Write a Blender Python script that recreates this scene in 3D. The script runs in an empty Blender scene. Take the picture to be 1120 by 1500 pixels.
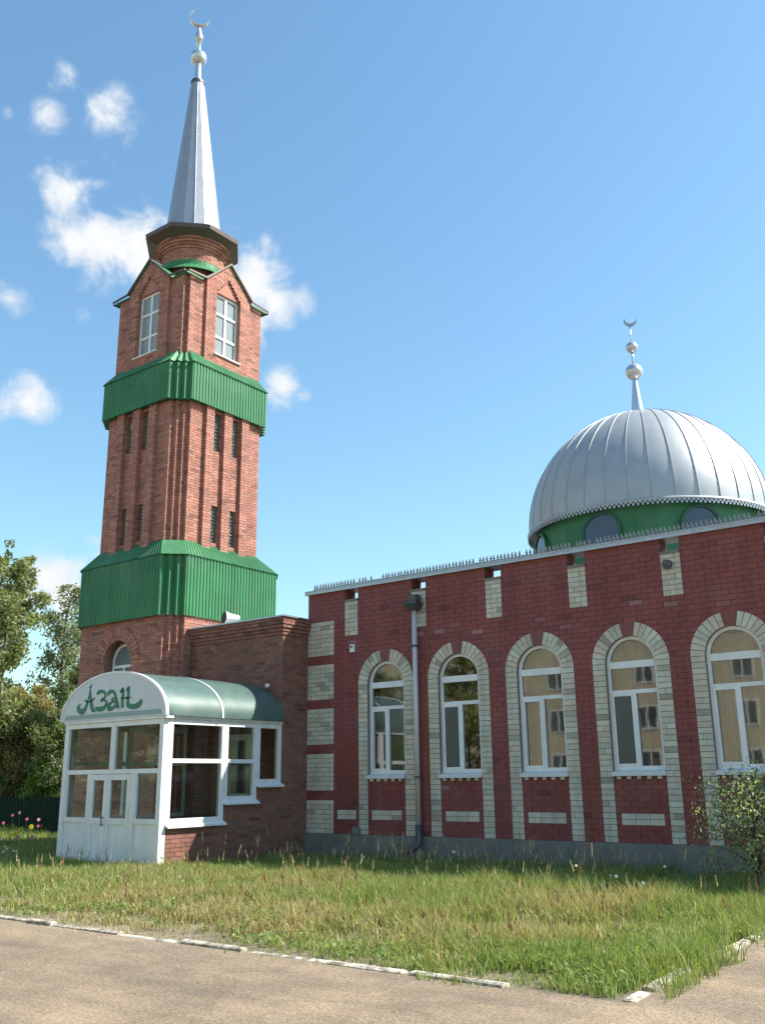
import bpy, math, random
import numpy as np
from mathutils import Matrix, Vector
sc = bpy.context.scene
R = math.radians
rnd = random.Random(7)

# ------------------------------------------------------------------ camera, sky, sun, exposure
cam_d = bpy.data.cameras.new('camera'); cam = bpy.data.objects.new('camera', cam_d)
sc.collection.objects.link(cam); sc.camera = cam
cam_d.sensor_fit = 'HORIZONTAL'; cam_d.sensor_width = 36.0; cam_d.lens = 1370.15 / 1120 * 36.0
cam_d.clip_start = 0.1; cam_d.clip_end = 6000
CX = (0.80017494, 0.59965024, -0.01181754); CD = (-0.17303033, 0.21193672, -0.96184372); CF = (-0.57426525, 0.77168803, 0.27334413)
CP = Vector((14.338, -16.323, 1.65))
cam.matrix_world = Matrix(((CX[0], -CD[0], -CF[0], CP[0]), (CX[1], -CD[1], -CF[1], CP[1]),
                           (CX[2], -CD[2], -CF[2], CP[2]), (0, 0, 0, 1)))
SUN = Vector((1.3, 1.0, 1.67)).normalized()
sun_d = bpy.data.lights.new('sun', 'SUN'); sun = bpy.data.objects.new('sun', sun_d); sc.collection.objects.link(sun)
sun_d.energy = 5.0; sun_d.angle = R(0.53); sun_d.color = (1.0, 0.95, 0.86)
sun.rotation_euler = SUN.to_track_quat('Z', 'Y').to_euler()
sun.location = (30, 20, 40)
W = bpy.data.worlds.new('World'); sc.world = W; W.use_nodes = True
nt = W.node_tree; nt.nodes.clear()
N = nt.nodes.new; Lk = nt.links.new
w_out = N('ShaderNodeOutputWorld'); sky = N('ShaderNodeTexSky'); sky.sky_type = 'NISHITA'; sky.sun_disc = False
sky.sun_elevation = math.asin(SUN.z); sky.sun_rotation = math.atan2(SUN.x, SUN.y)
sky.air_density = 1.4; sky.dust_density = 0.5; sky.ozone_density = 1.5; sky.altitude = 150
bg = N('ShaderNodeBackground'); bg.inputs[1].default_value = 0.110
tint = N('ShaderNodeMix'); tint.data_type = 'RGBA'; tint.blend_type = 'MULTIPLY'; tint.inputs[0].default_value = 1.0; tint.inputs[7].default_value = (.77, .98, 1.03, 1)
Lk(sky.outputs[0], tint.inputs[6]); Lk(tint.outputs[2], bg.inputs[0])
# cumulus: soft noise lumps gathered round a few directions of the sky
BL = [(-0.7016, 0.5002, 0.5074, 0.042), (-0.682, 0.5267, 0.5074, 0.041), (-0.7222, 0.4732, 0.5044, 0.0268), (-0.6656, 0.5337, 0.5216, 0.0273), (-0.6212, 0.6155, 0.4852, 0.0387), (-0.6076, 0.6371, 0.4742, 0.0297), (-0.6096, 0.6077, 0.509, 0.028), (-0.6397, 0.631, 0.4389, 0.0199), (-0.6498, 0.5753, 0.4967, 0.0487), (-0.7051, 0.4475, 0.5501, 0.0302), (-0.688, 0.4656, 0.5566, 0.0146), (-0.6677, 0.403, 0.6259, 0.0152), (-0.6861, 0.4108, 0.6004, 0.0192), (-0.6518, 0.4536, 0.6078, 0.0247), (-0.673, 0.4603, 0.579, 0.0118), (-0.7076, 0.3805, 0.5954, 0.0076), (-0.7749, 0.4402, 0.4536, 0.0159), (-0.7977, 0.4832, 0.3607, 0.0258), (-0.627, 0.6705, 0.3967, 0.023), (-0.6158, 0.685, 0.3893, 0.013), (-0.7286, 0.4478, 0.5184, 0.0145), (-0.7377, 0.5038, 0.4495, 0.0123), (-0.8226, 0.5331, 0.1978, 0.0342), (-0.7968, 0.5635, 0.2184, 0.0236), (-0.8373, 0.5163, 0.1799, 0.0312), (-0.8084, 0.5585, 0.1859, 0.0318), (-0.7897, 0.5808, 0.1975, 0.0419),
      (-0.90, 0.20, 0.38, 0.06), (-0.86, 0.12, 0.46, 0.05), (-0.95, -0.10, 0.28, 0.07), (-0.70, -0.60, 0.38, 0.08), (-0.55, -0.70, 0.45, 0.06), (-0.1, -0.9, 0.40, 0.08), (0.4, -0.85, 0.33, 0.07)]
tc = N('ShaderNodeTexCoord')
acc = None
for (x, y, z, r) in BL:
    dn = N('ShaderNodeVectorMath'); dn.operation = 'DISTANCE'; Lk(tc.outputs['Generated'], dn.inputs[0]); dn.inputs[1].default_value = (x, y, z)
    mr = N('ShaderNodeMapRange'); Lk(dn.outputs['Value'], mr.inputs['Value'])
    mr.inputs['From Min'].default_value = r * 1.55; mr.inputs['From Max'].default_value = 0
    mr.inputs['To Max'].default_value = min(1.0, .32 + r * 17)
    if acc is None: acc = mr.outputs[0]
    else:
        mx = N('ShaderNodeMath'); mx.operation = 'MAXIMUM'; Lk(acc, mx.inputs[0]); Lk(mr.outputs[0], mx.inputs[1]); acc = mx.outputs[0]
n2 = N('ShaderNodeTexNoise'); n2.inputs['Scale'].default_value = 20; n2.inputs['Detail'].default_value = 10; n2.inputs['Roughness'].default_value = .58; n2.inputs['Distortion'].default_value = .35
Lk(tc.outputs['Generated'], n2.inputs['Vector'])
nm = N('ShaderNodeMapRange'); Lk(n2.outputs['Fac'], nm.inputs['Value']); nm.inputs['From Min'].default_value = .28; nm.inputs['From Max'].default_value = .72
nm.inputs['To Min'].default_value = -.55; nm.inputs['To Max'].default_value = .50
gate = N('ShaderNodeMapRange'); Lk(acc, gate.inputs['Value']); gate.inputs['From Min'].default_value = 0.03; gate.inputs['From Max'].default_value = .30
ad = N('ShaderNodeMath'); ad.operation = 'ADD'; Lk(acc, ad.inputs[0]); Lk(nm.outputs[0], ad.inputs[1])
sm_ = N('ShaderNodeMapRange'); sm_.interpolation_type = 'SMOOTHSTEP'; Lk(ad.outputs[0], sm_.inputs['Value']); sm_.inputs['From Min'].default_value = .12; sm_.inputs['From Max'].default_value = .86
mu = N('ShaderNodeMath'); mu.operation = 'MULTIPLY'; mu.use_clamp = True; Lk(sm_.outputs[0], mu.inputs[0]); Lk(gate.outputs[0], mu.inputs[1])
bc = N('ShaderNodeBackground'); bc.inputs[1].default_value = 0.53
cg = N('ShaderNodeMapRange'); Lk(ad.outputs[0], cg.inputs['Value']); cg.inputs['From Min'].default_value = .35; cg.inputs['From Max'].default_value = 1.05; cg.inputs['To Min'].default_value = 0; cg.inputs['To Max'].default_value = 1
cmx = N('ShaderNodeMix'); cmx.data_type = 'RGBA'; Lk(cg.outputs[0], cmx.inputs[0]); cmx.inputs[6].default_value = (.80, .88, .97, 1); cmx.inputs[7].default_value = (1, 1, 1, 1); Lk(cmx.outputs[2], bc.inputs[0])
ms = N('ShaderNodeMixShader'); Lk(mu.outputs[0], ms.inputs[0]); Lk(bg.outputs[0], ms.inputs[1]); Lk(bc.outputs[0], ms.inputs[2])
Lk(ms.outputs[0], w_out.inputs[0])
vs = sc.view_settings; vs.view_transform = 'Standard'; vs.look = 'None'; vs.gamma = 1.0; vs.use_curve_mapping = False; vs.exposure = 0.93

# ------------------------------------------------------------------ helpers
class MB:
    def __init__(s): s.v = []; s.f = []; s.c = []; s.col = (1, 1, 1)
    def add(s, vs_, fs, col=None):
        b = len(s.v); s.v.extend(vs_); col = col or s.col
        for f in fs: s.f.append(tuple(b + i for i in f)); s.c.append(col)
    def box(s, x0, x1, y0, y1, z0, z1, col=None):
        s.add([(x0, y0, z0), (x1, y0, z0), (x1, y1, z0), (x0, y1, z0), (x0, y0, z1), (x1, y0, z1), (x1, y1, z1), (x0, y1, z1)],
              [(0, 3, 2, 1), (4, 5, 6, 7), (0, 1, 5, 4), (1, 2, 6, 5), (2, 3, 7, 6), (3, 0, 4, 7)], col)
    def obox(s, o, d, n, a0, a1, b0, b1, z0, z1, col=None):
        # d runs along the wall, n outward; b along n
        P = lambda a, b, z: (o[0] + d[0] * a + n[0] * b, o[1] + d[1] * a + n[1] * b, z)
        s.add([P(a0, b1, z0), P(a1, b1, z0), P(a1, b0, z0), P(a0, b0, z0), P(a0, b1, z1), P(a1, b1, z1), P(a1, b0, z1), P(a0, b0, z1)],
              [(0, 3, 2, 1), (4, 5, 6, 7), (0, 1, 5, 4), (1, 2, 6, 5), (2, 3, 7, 6), (3, 0, 4, 7)], col)
    def lathe(s, prof, n, c=(0, 0), ph=0.0, lean=None, col=None):
        vs_ = []; fs = []
        for (r, z) in prof:
            ox, oy = lean(z) if lean else (0, 0)
            for k in range(n):
                a = ph + 2 * math.pi * k / n
                vs_.append((c[0] + ox + r * math.cos(a), c[1] + oy + r * math.sin(a), z))
        for i in range(len(prof) - 1):
            for k in range(n):
                fs.append((i * n + k, i * n + (k + 1) % n, (i + 1) * n + (k + 1) % n, (i + 1) * n + k))
        s.add(vs_, fs, col)
    def tube(s, pts, rs, n=8, col=None, cap=True):
        vs_ = []; fs = []; m = len(pts)
        pts = [Vector(p) for p in pts]
        if not hasattr(rs, '__len__'): rs = [rs] * m
        for i in range(m):
            t = (pts[min(i + 1, m - 1)] - pts[max(i - 1, 0)]).normalized()
            u = t.orthogonal().normalized() if i == 0 else (u - t * u.dot(t)).normalized()
            w = t.cross(u)
            for k in range(n):
                a = 2 * math.pi * k / n
                vs_.append(tuple(pts[i] + (u * math.cos(a) + w * math.sin(a)) * rs[i]))
        for i in range(m - 1):
            for k in range(n): fs.append((i * n + k, i * n + (k + 1) % n, (i + 1) * n + (k + 1) % n, (i + 1) * n + k))
        if cap: fs.append(tuple(reversed(range(n)))); fs.append(tuple(range((m - 1) * n, m * n)))
        s.add(vs_, fs, col)
    def prism(s, poly, f, col=None):
        # poly: outline (u,w) CCW as seen from outside; f(u,w,t) -> point, t=0 back, t=1 front
        n = len(poly)
        s.add([f(u, w, 1) for u, w in poly] + [f(u, w, 0) for u, w in poly],
              [tuple(range(n)), tuple(reversed(range(n, 2 * n)))] + [(i, i + n, (i + 1) % n + n, (i + 1) % n) for i in range(n)], col)
    def ring(s, outer, inner, f, col=None):
        n = len(outer)
        vs_ = [f(u, w, 1) for u, w in outer] + [f(u, w, 1) for u, w in inner] + [f(u, w, 0) for u, w in outer] + [f(u, w, 0) for u, w in inner]
        fs = []
        for i in range(n):
            j = (i + 1) % n
            fs += [(i, j, n + j, n + i), (n + i, n + j, 3 * n + j, 3 * n + i), (j, i, 2 * n + i, 2 * n + j), (3 * n + i, 3 * n + j, 2 * n + j, 2 * n + i)]
        s.add(vs_, fs, col)
    def build(s, name, mat, parent=None, smooth=False):
        me = bpy.data.meshes.new(name); me.from_pydata(s.v, [], s.f)
        if True:
            at = me.attributes.new('col', 'FLOAT_COLOR', 'FACE')
            at.data.foreach_set('color', np.array([(c[0], c[1], c[2], 1.0) for c in s.c], dtype=np.float32).ravel())
        if smooth: me.polygons.foreach_set('use_smooth', [True] * len(me.polygons))
        me.materials.append(mat); me.update()
        o = bpy.data.objects.new(name, me); sc.collection.objects.link(o); o.parent = parent
        return o
def np_mesh(name, V, F, mat, parent=None, cols=None):
    me = bpy.data.meshes.new(name); nv, nf, k = len(V), len(F), F.shape[1]
    me.vertices.add(nv); me.vertices.foreach_set('co', V.astype(np.float32).ravel())
    me.loops.add(nf * k); me.loops.foreach_set('vertex_index', F.astype(np.int32).ravel())
    me.polygons.add(nf); me.polygons.foreach_set('loop_start', np.arange(0, nf * k, k, dtype=np.int32))
    me.polygons.foreach_set('loop_total', np.full(nf, k, dtype=np.int32))
    if cols is not None:
        at = me.attributes.new('col', 'FLOAT_COLOR', 'POINT')
        at.data.foreach_set('color', np.concatenate([cols, np.ones((nv, 1))], 1).astype(np.float32).ravel())
    me.update(calc_edges=True); me.validate()
    me.materials.append(mat)
    o = bpy.data.objects.new(name, me); sc.collection.objects.link(o); o.parent = parent
    return o
def thing(name, label, cat, loc=(0, 0, 0), group=None):
    o = bpy.data.objects.new(name, None); sc.collection.objects.link(o); o.location = loc; o.empty_display_size = .3
    o['label'] = label; o['category'] = cat
    if group: o['group'] = group
    return o
def tag(o, label, cat, group=None):
    o['label'] = label; o['category'] = cat
    if group: o['group'] = group
    return o
def at_base(o, loc):   # parts are modelled in world space under an Empty standing at its base
    o.location = loc
    for c in o.children: c.matrix_parent_inverse = Matrix.Translation(-Vector(loc))

# ------------------------------------------------------------------ materials
def mat(name, col, rough=.6, metal=0., var=.0, vscale=8., bump=0., bscale=40., use_col=False, spec=.5, coat=0., stain=0., streak=0.):
    m = bpy.data.materials.new(name); m.use_nodes = True; t = m.node_tree; p = t.nodes['Principled BSDF']
    p.inputs['Roughness'].default_value = rough; p.inputs['Metallic'].default_value = metal
    p.inputs['Specular IOR Level'].default_value = spec; p.inputs['Coat Weight'].default_value = coat
    tcn = t.nodes.new('ShaderNodeTexCoord')
    src = None
    rgb = t.nodes.new('ShaderNodeRGB'); rgb.outputs[0].default_value = (*col, 1); src = rgb.outputs[0]
    if use_col:
        a = t.nodes.new('ShaderNodeAttribute'); a.attribute_name = 'col'
        mx = t.nodes.new('ShaderNodeMix'); mx.data_type = 'RGBA'; mx.blend_type = 'MULTIPLY'; mx.inputs[0].default_value = 1
        t.links.new(src, mx.inputs[6]); t.links.new(a.outputs[0], mx.inputs[7]); src = mx.outputs[2]
    if var:
        n = t.nodes.new('ShaderNodeTexNoise'); n.inputs['Scale'].default_value = vscale; n.inputs['Detail'].default_value = 8; n.inputs['Roughness'].default_value = .65
        t.links.new(tcn.outputs['Object'], n.inputs['Vector'])
        r = t.nodes.new('ShaderNodeMapRange'); r.inputs['From Min'].default_value = .3; r.inputs['From Max'].default_value = .7
        r.inputs['To Min'].default_value = 1 - var; r.inputs['To Max'].default_value = 1 + var * .6
        t.links.new(n.outputs['Fac'], r.inputs['Value'])
        mx = t.nodes.new('ShaderNodeMix'); mx.data_type = 'RGBA'; mx.blend_type = 'MULTIPLY'; mx.inputs[0].default_value = 1
        t.links.new(src, mx.inputs[6]); t.links.new(r.outputs[0], mx.inputs[7]); src = mx.outputs[2]
    if streak:
        mp = t.nodes.new('ShaderNodeMapping'); mp.inputs['Scale'].default_value = (3.2, 3.2, .28); t.links.new(tcn.outputs['Object'], mp.inputs['Vector'])
        n = t.nodes.new('ShaderNodeTexNoise'); n.inputs['Scale'].default_value = 1.3; n.inputs['Detail'].default_value = 7; n.inputs['Roughness'].default_value = .6; t.links.new(mp.outputs[0], n.inputs['Vector'])
        r = t.nodes.new('ShaderNodeMapRange'); r.inputs['From Min'].default_value = .34; r.inputs['From Max'].default_value = .64; r.inputs['To Min'].default_value = 1 - streak; r.inputs['To Max'].default_value = 1.04
        t.links.new(n.outputs['Fac'], r.inputs['Value'])
        mx = t.nodes.new('ShaderNodeMix'); mx.data_type = 'RGBA'; mx.blend_type = 'MULTIPLY'; mx.inputs[0].default_value = 1
        t.links.new(src, mx.inputs[6]); t.links.new(r.outputs[0], mx.inputs[7]); src = mx.outputs[2]
    if stain:
        n = t.nodes.new('ShaderNodeTexNoise'); n.inputs['Scale'].default_value = .9; n.inputs['Detail'].default_value = 6
        t.links.new(tcn.outputs['Object'], n.inputs['Vector'])
        r = t.nodes.new('ShaderNodeMapRange'); r.inputs['From Min'].default_value = .5; r.inputs['From Max'].default_value = .75; r.inputs['To Max'].default_value = stain
        t.links.new(n.outputs['Fac'], r.inputs['Value'])
        mx = t.nodes.new('ShaderNodeMix'); mx.data_type = 'RGBA'; t.links.new(r.outputs[0], mx.inputs[0])
        t.links.new(src, mx.inputs[6]); mx.inputs[7].default_value = (.42, .38, .33, 1); src = mx.outputs[2]
    t.links.new(src, p.inputs['Base Color'])
    if bump:
        n = t.nodes.new('ShaderNodeTexNoise'); n.inputs['Scale'].default_value = bscale; n.inputs['Detail'].default_value = 6
        t.links.new(tcn.outputs['Object'], n.inputs['Vector'])
        b = t.nodes.new('ShaderNodeBump'); b.inputs['Strength'].default_value = bump; b.inputs['Distance'].default_value = .02
        t.links.new(n.outputs['Fac'], b.inputs['Height']); t.links.new(b.outputs[0], p.inputs['Normal'])
    return m
def glass(name, refl, tint, base=None, ior=1.9):
    m = bpy.data.materials.new(name); m.use_nodes = True; t = m.node_tree; t.nodes.clear()
    o = t.nodes.new('ShaderNodeOutputMaterial'); g = t.nodes.new('ShaderNodeBsdfGlossy'); g.inputs['Roughness'].default_value = 0.025
    g.inputs['Color'].default_value = (refl, refl, refl, 1)
    tr = t.nodes.new('ShaderNodeBsdfTransparent'); tr.inputs['Color'].default_value = (*tint, 1)
    fr = t.nodes.new('ShaderNodeFresnel'); fr.inputs['IOR'].default_value = ior
    n = t.nodes.new('ShaderNodeTexNoise'); n.inputs['Scale'].default_value = 1.7; n.inputs['Detail'].default_value = 2
    tcn = t.nodes.new('ShaderNodeTexCoord'); t.links.new(tcn.outputs['Object'], n.inputs['Vector'])
    b = t.nodes.new('ShaderNodeBump'); b.inputs['Strength'].default_value = .035; b.inputs['Distance'].default_value = .02
    t.links.new(n.outputs['Fac'], b.inputs['Height']); t.links.new(b.outputs[0], g.inputs['Normal'])
    mx = t.nodes.new('ShaderNodeMixShader'); t.links.new(fr.outputs[0], mx.inputs[0])
    low = tr.outputs[0]
    if base:
        d = t.nodes.new('ShaderNodeBsdfDiffuse'); d.inputs['Color'].default_value = (*base, 1)
        m2 = t.nodes.new('ShaderNodeMixShader'); m2.inputs[0].default_value = .75
        t.links.new(tr.outputs[0], m2.inputs[1]); t.links.new(d.outputs[0], m2.inputs[2]); low = m2.outputs[0]
    t.links.new(low, mx.inputs[1]); t.links.new(g.outputs[0], mx.inputs[2]); t.links.new(mx.outputs[0], o.inputs[0])
    return m
def leafmat(name, trans=.42, rough=.5):
    m = bpy.data.materials.new(name); m.use_nodes = True; t = m.node_tree; p = t.nodes['Principled BSDF']; o = t.nodes['Material Output']
    a = t.nodes.new('ShaderNodeAttribute'); a.attribute_name = 'col'
    t.links.new(a.outputs[0], p.inputs['Base Color']); p.inputs['Roughness'].default_value = rough; p.inputs['Specular IOR Level'].default_value = .35
    tl = t.nodes.new('ShaderNodeBsdfTranslucent')
    mxc = t.nodes.new('ShaderNodeMix'); mxc.data_type = 'RGBA'; mxc.blend_type = 'MULTIPLY'; mxc.inputs[0].default_value = 1
    t.links.new(a.outputs[0], mxc.inputs[6]); mxc.inputs[7].default_value = (1.3, 1.35, .6, 1); t.links.new(mxc.outputs[2], tl.inputs[0])
    mx = t.nodes.new('ShaderNodeMixShader'); mx.inputs[0].default_value = trans
    t.links.new(p.outputs[0], mx.inputs[1]); t.links.new(tl.outputs[0], mx.inputs[2]); t.links.new(mx.outputs[0], o.inputs[0])
    return m
M = {}
M['red_hall'] = mat('red_hall_brick', (.245, .062, .056), .66, var=.12, vscale=1.2, bump=.25, bscale=90, use_col=True, stain=.08, streak=.22)
M['red_tower'] = mat('red_tower_brick', (.41, .175, .124), .8, var=.22, vscale=2.5, bump=.35, bscale=90, use_col=True, streak=.14)
M['mortar_red'] = mat('red_washed_mortar', (.205, .062, .056), .9, var=.2, bump=.3)
M['mortar'] = mat('grey_mortar', (.24, .15, .12), .9, var=.2, bump=.3)
M['mortar_dark'] = mat('dark_mortar', (.20, .18, .155), .9, var=.2, bump=.3)
M['white_brick'] = mat('silicate_brick', (.60, .56, .455), .8, var=.14, vscale=9, bump=.3, bscale=80, use_col=True, streak=.18)
M['concrete'] = mat('plinth_concrete', (.20, .20, .18), .9, var=.25, vscale=3, bump=.5, bscale=30)
M['grey_metal'] = mat('galvanised_coping', (.42, .43, .44), .38, .75, var=.15, vscale=6)
M['cresting'] = mat('weathered_cresting', (.20, .21, .22), .5, .6, var=.2)
M['pvc'] = mat('white_pvc', (.77, .78, .78), .38, var=.08, vscale=3, streak=.10)
M['sillmat'] = mat('painted_sill_metal', (.62, .66, .70), .4, .1, var=.1)
M['green'] = mat('green_profiled_sheet', (.052, .205, .088), .5, .0, var=.20, vscale=1.1, spec=.25, stain=.10, streak=.16)
M['green_dark'] = mat('dark_green_sheet', (.020, .10, .05), .5, var=.15)
M['fence_green'] = mat('shaded_fence_sheet', (.010, .028, .018), .7, var=.2, spec=.15)  # dark green, deepened further so the colour carries the trees' shade
M['horn_shade'] = mat('horn_hollow_shade', (.05, .05, .05), .8)  # near-black colour standing in for shade inside the pale horn
M['silver'] = mat('silver_painted_sheet', (.42, .43, .43), .50, .45, var=.12, vscale=1.8, bump=.10, bscale=2.5, spec=.4)
M['spire'] = mat('zinc_sheet', (.38, .395, .41), .42, .6, var=.12, vscale=3, bump=.06, bscale=4)
M['chrome'] = mat('dulled_steel', (.56, .58, .62), .33, .8)
M['dark_metal'] = mat('dark_metal', (.10, .105, .11), .5, .5, var=.2)
M['eave'] = mat('brown_grey_eave', (.105, .078, .07), .5, .3, var=.15)
M['pipe'] = mat('pale_downpipe', (.58, .54, .54), .5, .1, var=.12, vscale=5)
M['vault'] = mat('green_polycarbonate', (.085, .145, .125), .42, .1, var=.25, vscale=3, bump=.16, bscale=4, stain=.25)
M['letter'] = mat('green_letter', (.02, .17, .085), .5)
M['letter_pale'] = mat('grey_green_stripe', (.26, .36, .33), .5)
M['sign'] = mat('white_sign_board', (.60, .63, .64), .45, var=.08)
M['dark_in'] = mat('dark_interior', (.09, .075, .065), .9, var=.2)
M['plaster_in'] = mat('interior_plaster', (.30, .25, .17), .9, var=.15)
M['glass'] = glass('window_glass', .92, (.62, .67, .63), ior=2.35)
M['porthole_glass'] = mat('porthole_glass', (.045, .06, .085), .12, var=.4, vscale=2, spec=.7)
M['porch_glass'] = glass('porch_glass', .9, (.80, .89, .84), ior=1.6)
M['tower_glass'] = glass('tower_glass', .9, (.6, .65, .65), base=(.34, .38, .37), ior=1.6)
M['block_glass'] = mat('glass_block', (.13, .19, .175), .12, var=.5, vscale=60, bump=1.0, bscale=70, spec=.9)
M['net'] = glass('insect_net', .02, (.42, .42, .40), base=(.17, .175, .16), ior=1.02)
M['bark'] = mat('bark', (.13, .115, .09), .9, var=.35, vscale=12, bump=.6)
M['leaf'] = leafmat('leaf')
M['grass'] = leafmat('grass_blade', .30, .6)
M['petal'] = leafmat('petal', .3, .6)
M['wood'] = mat('pale_wood', (.45, .36, .24), .7)
M['yellow_wall'] = mat('yellow_plaster', (.50, .44, .31), .9, var=.16, vscale=1.2, bump=.2)
M['far_glass'] = mat('far_window_glass', (.05, .06, .07), .08, spec=.8)
M['roof_dark'] = mat('flat_roof_felt', (.10, .10, .10), .9, var=.3)
M['white_cloth'] = mat('white_curtain', (.72, .70, .64), .8, var=.1)

def ground_mat():
    m = bpy.data.materials.new('lawn_soil'); m.use_nodes = True; t = m.node_tree; p = t.nodes['Principled BSDF']; p.inputs['Roughness'].default_value = .95
    c = t.nodes.new('ShaderNodeTexCoord'); n = t.nodes.new('ShaderNodeTexNoise'); n.inputs['Scale'].default_value = .7; n.inputs['Detail'].default_value = 9
    t.links.new(c.outputs['Object'], n.inputs['Vector']); cr = t.nodes.new('ShaderNodeValToRGB')
    e = cr.color_ramp.elements; e[0].position = .35; e[0].color = (.135, .115, .068, 1); e[1].position = .66; e[1].color = (.27, .215, .15, 1)
    t.links.new(n.outputs['Fac'], cr.inputs[0]); t.links.new(cr.outputs[0], p.inputs['Base Color'])
    n2_ = t.nodes.new('ShaderNodeTexNoise'); n2_.inputs['Scale'].default_value = 25; n2_.inputs['Detail'].default_value = 8; t.links.new(c.outputs['Object'], n2_.inputs['Vector'])
    b = t.nodes.new('ShaderNodeBump'); b.inputs['Strength'].default_value = .8; b.inputs['Distance'].default_value = .04; t.links.new(n2_.outputs['Fac'], b.inputs['Height']); t.links.new(b.outputs[0], p.inputs['Normal'])
    return m
def road_mat():
    m = bpy.data.materials.new('dusty_asphalt'); m.use_nodes = True; t = m.node_tree; p = t.nodes['Principled BSDF']; p.inputs['Roughness'].default_value = .92
    c = t.nodes.new('ShaderNodeTexCoord')
    def noise(s, d=8, r=.6):
        n = t.nodes.new('ShaderNodeTexNoise'); n.inputs['Scale'].default_value = s; n.inputs['Detail'].default_value = d; n.inputs['Roughness'].default_value = r
        t.links.new(c.outputs['Object'], n.inputs['Vector']); return n.outputs['Fac']
    def ramp(src, p0, c0, p1, c1):
        r = t.nodes.new('ShaderNodeValToRGB'); e = r.color_ramp.elements; e[0].position = p0; e[0].color = (*c0, 1); e[1].position = p1; e[1].color = (*c1, 1)
        t.links.new(src, r.inputs[0]); return r.outputs[0]
    def mix(a, b, fac, mode='MIX'):
        x = t.nodes.new('ShaderNodeMix'); x.data_type = 'RGBA'; x.blend_type = mode
        if isinstance(fac, float): x.inputs[0].default_value = fac
        else: t.links.new(fac, x.inputs[0])
        t.links.new(a, x.inputs[6]); t.links.new(b, x.inputs[7]); return x.outputs[2]
    base = ramp(noise(.45, 6), .3, (.235, .180, .122), .72, (.325, .248, .165))
    fine = ramp(noise(38, 6, .8), .36, (.50, .49, .48), .64, (1.38, 1.36, 1.32))
    col = mix(base, fine, 1.0, 'MULTIPLY')
    v = t.nodes.new('ShaderNodeTexVoronoi'); v.inputs['Scale'].default_value = 24; t.links.new(c.outputs['Object'], v.inputs['Vector'])
    peb = ramp(v.outputs['Distance'], .10, (1.7, 1.68, 1.6), .2, (.96, .96, .96)); col = mix(col, peb, .8, 'MULTIPLY')
    mp = t.nodes.new('ShaderNodeMapping'); mp.inputs['Scale'].default_value = (.35, 1.6, 1); t.links.new(c.outputs['Object'], mp.inputs['Vector'])
    ns = t.nodes.new('ShaderNodeTexNoise'); ns.inputs['Scale'].default_value = 1.1; ns.inputs['Detail'].default_value = 7; t.links.new(mp.outputs[0], ns.inputs['Vector'])
    streak = ramp(ns.outputs['Fac'], .36, (.80, .80, .82), .62, (1.08, 1.06, 1.02)); col = mix(col, streak, 1.0, 'MULTIPLY')
    spot = ramp(noise(1.3, 3), .24, (.45, .44, .43), .31, (1, 1, 1)); col = mix(col, spot, 1.0, 'MULTIPLY')
    vc = t.nodes.new('ShaderNodeTexVoronoi'); vc.feature = 'DISTANCE_TO_EDGE'; vc.inputs['Scale'].default_value = .33
    wob = t.nodes.new('ShaderNodeTexNoise'); wob.inputs['Scale'].default_value = 1.6; wob.inputs['Detail'].default_value = 8; t.links.new(c.outputs['Object'], wob.inputs['Vector'])
    wm = t.nodes.new('ShaderNodeMix'); wm.data_type = 'RGBA'; wm.blend_type = 'ADD'; wm.inputs[0].default_value = .8; t.links.new(c.outputs['Object'], wm.inputs[6]); t.links.new(wob.outputs['Color'], wm.inputs[7]); t.links.new(wm.outputs[2], vc.inputs['Vector'])
    crack = ramp(vc.outputs['Distance'], .002, (.55, .53, .50), .010, (1, 1, 1)); col = mix(col, crack, .28, 'MULTIPLY')
    blot = ramp(noise(.9, 9, .7), .40, (.84, .84, .85), .60, (1.07, 1.06, 1.04)); col = mix(col, blot, 1.0, 'MULTIPLY')
    t.links.new(col, p.inputs['Base Color'])
    b = t.nodes.new('ShaderNodeBump'); b.inputs['Strength'].default_value = .55; b.inputs['Distance'].default_value = .012
    t.links.new(noise(70, 5, .7), b.inputs['Height'])
    b2 = t.nodes.new('ShaderNodeBump'); b2.inputs['Strength'].default_value = .5; b2.inputs['Distance'].default_value = .05
    t.links.new(noise(2.2, 6), b2.inputs['Height']); t.links.new(b2.outputs[0], b.inputs['Normal']); t.links.new(b.outputs[0], p.inputs['Normal'])
    return m
def kerb_mat():
    m = bpy.data.materials.new('whitewashed_kerb'); m.use_nodes = True; t = m.node_tree; p = t.nodes['Principled BSDF']; p.inputs['Roughness'].default_value = .9
    c = t.nodes.new('ShaderNodeTexCoord'); n = t.nodes.new('ShaderNodeTexNoise'); n.inputs['Scale'].default_value = 7; n.inputs['Detail'].default_value = 9; n.inputs['Roughness'].default_value = .7
    t.links.new(c.outputs['Object'], n.inputs['Vector']); r = t.nodes.new('ShaderNodeValToRGB'); e = r.color_ramp.elements
    e[0].position = .43; e[0].color = (.20, .165, .12, 1); e[1].position = .55; e[1].color = (.56, .50, .40, 1)
    t.links.new(n.outputs['Fac'], r.inputs[0]); t.links.new(r.outputs[0], p.inputs['Base Color'])
    b = t.nodes.new('ShaderNodeBump'); b.inputs['Strength'].default_value = .6; b.inputs['Distance'].default_value = .02; t.links.new(n.outputs['Fac'], b.inputs['Height']); t.links.new(b.outputs[0], p.inputs['Normal'])
    return m
M['stone'] = mat('road_stone', (.27, .235, .19), .9, var=.4, vscale=15)
M['soil'] = ground_mat(); M['road'] = road_mat(); M['kerb'] = kerb_mat()

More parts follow.
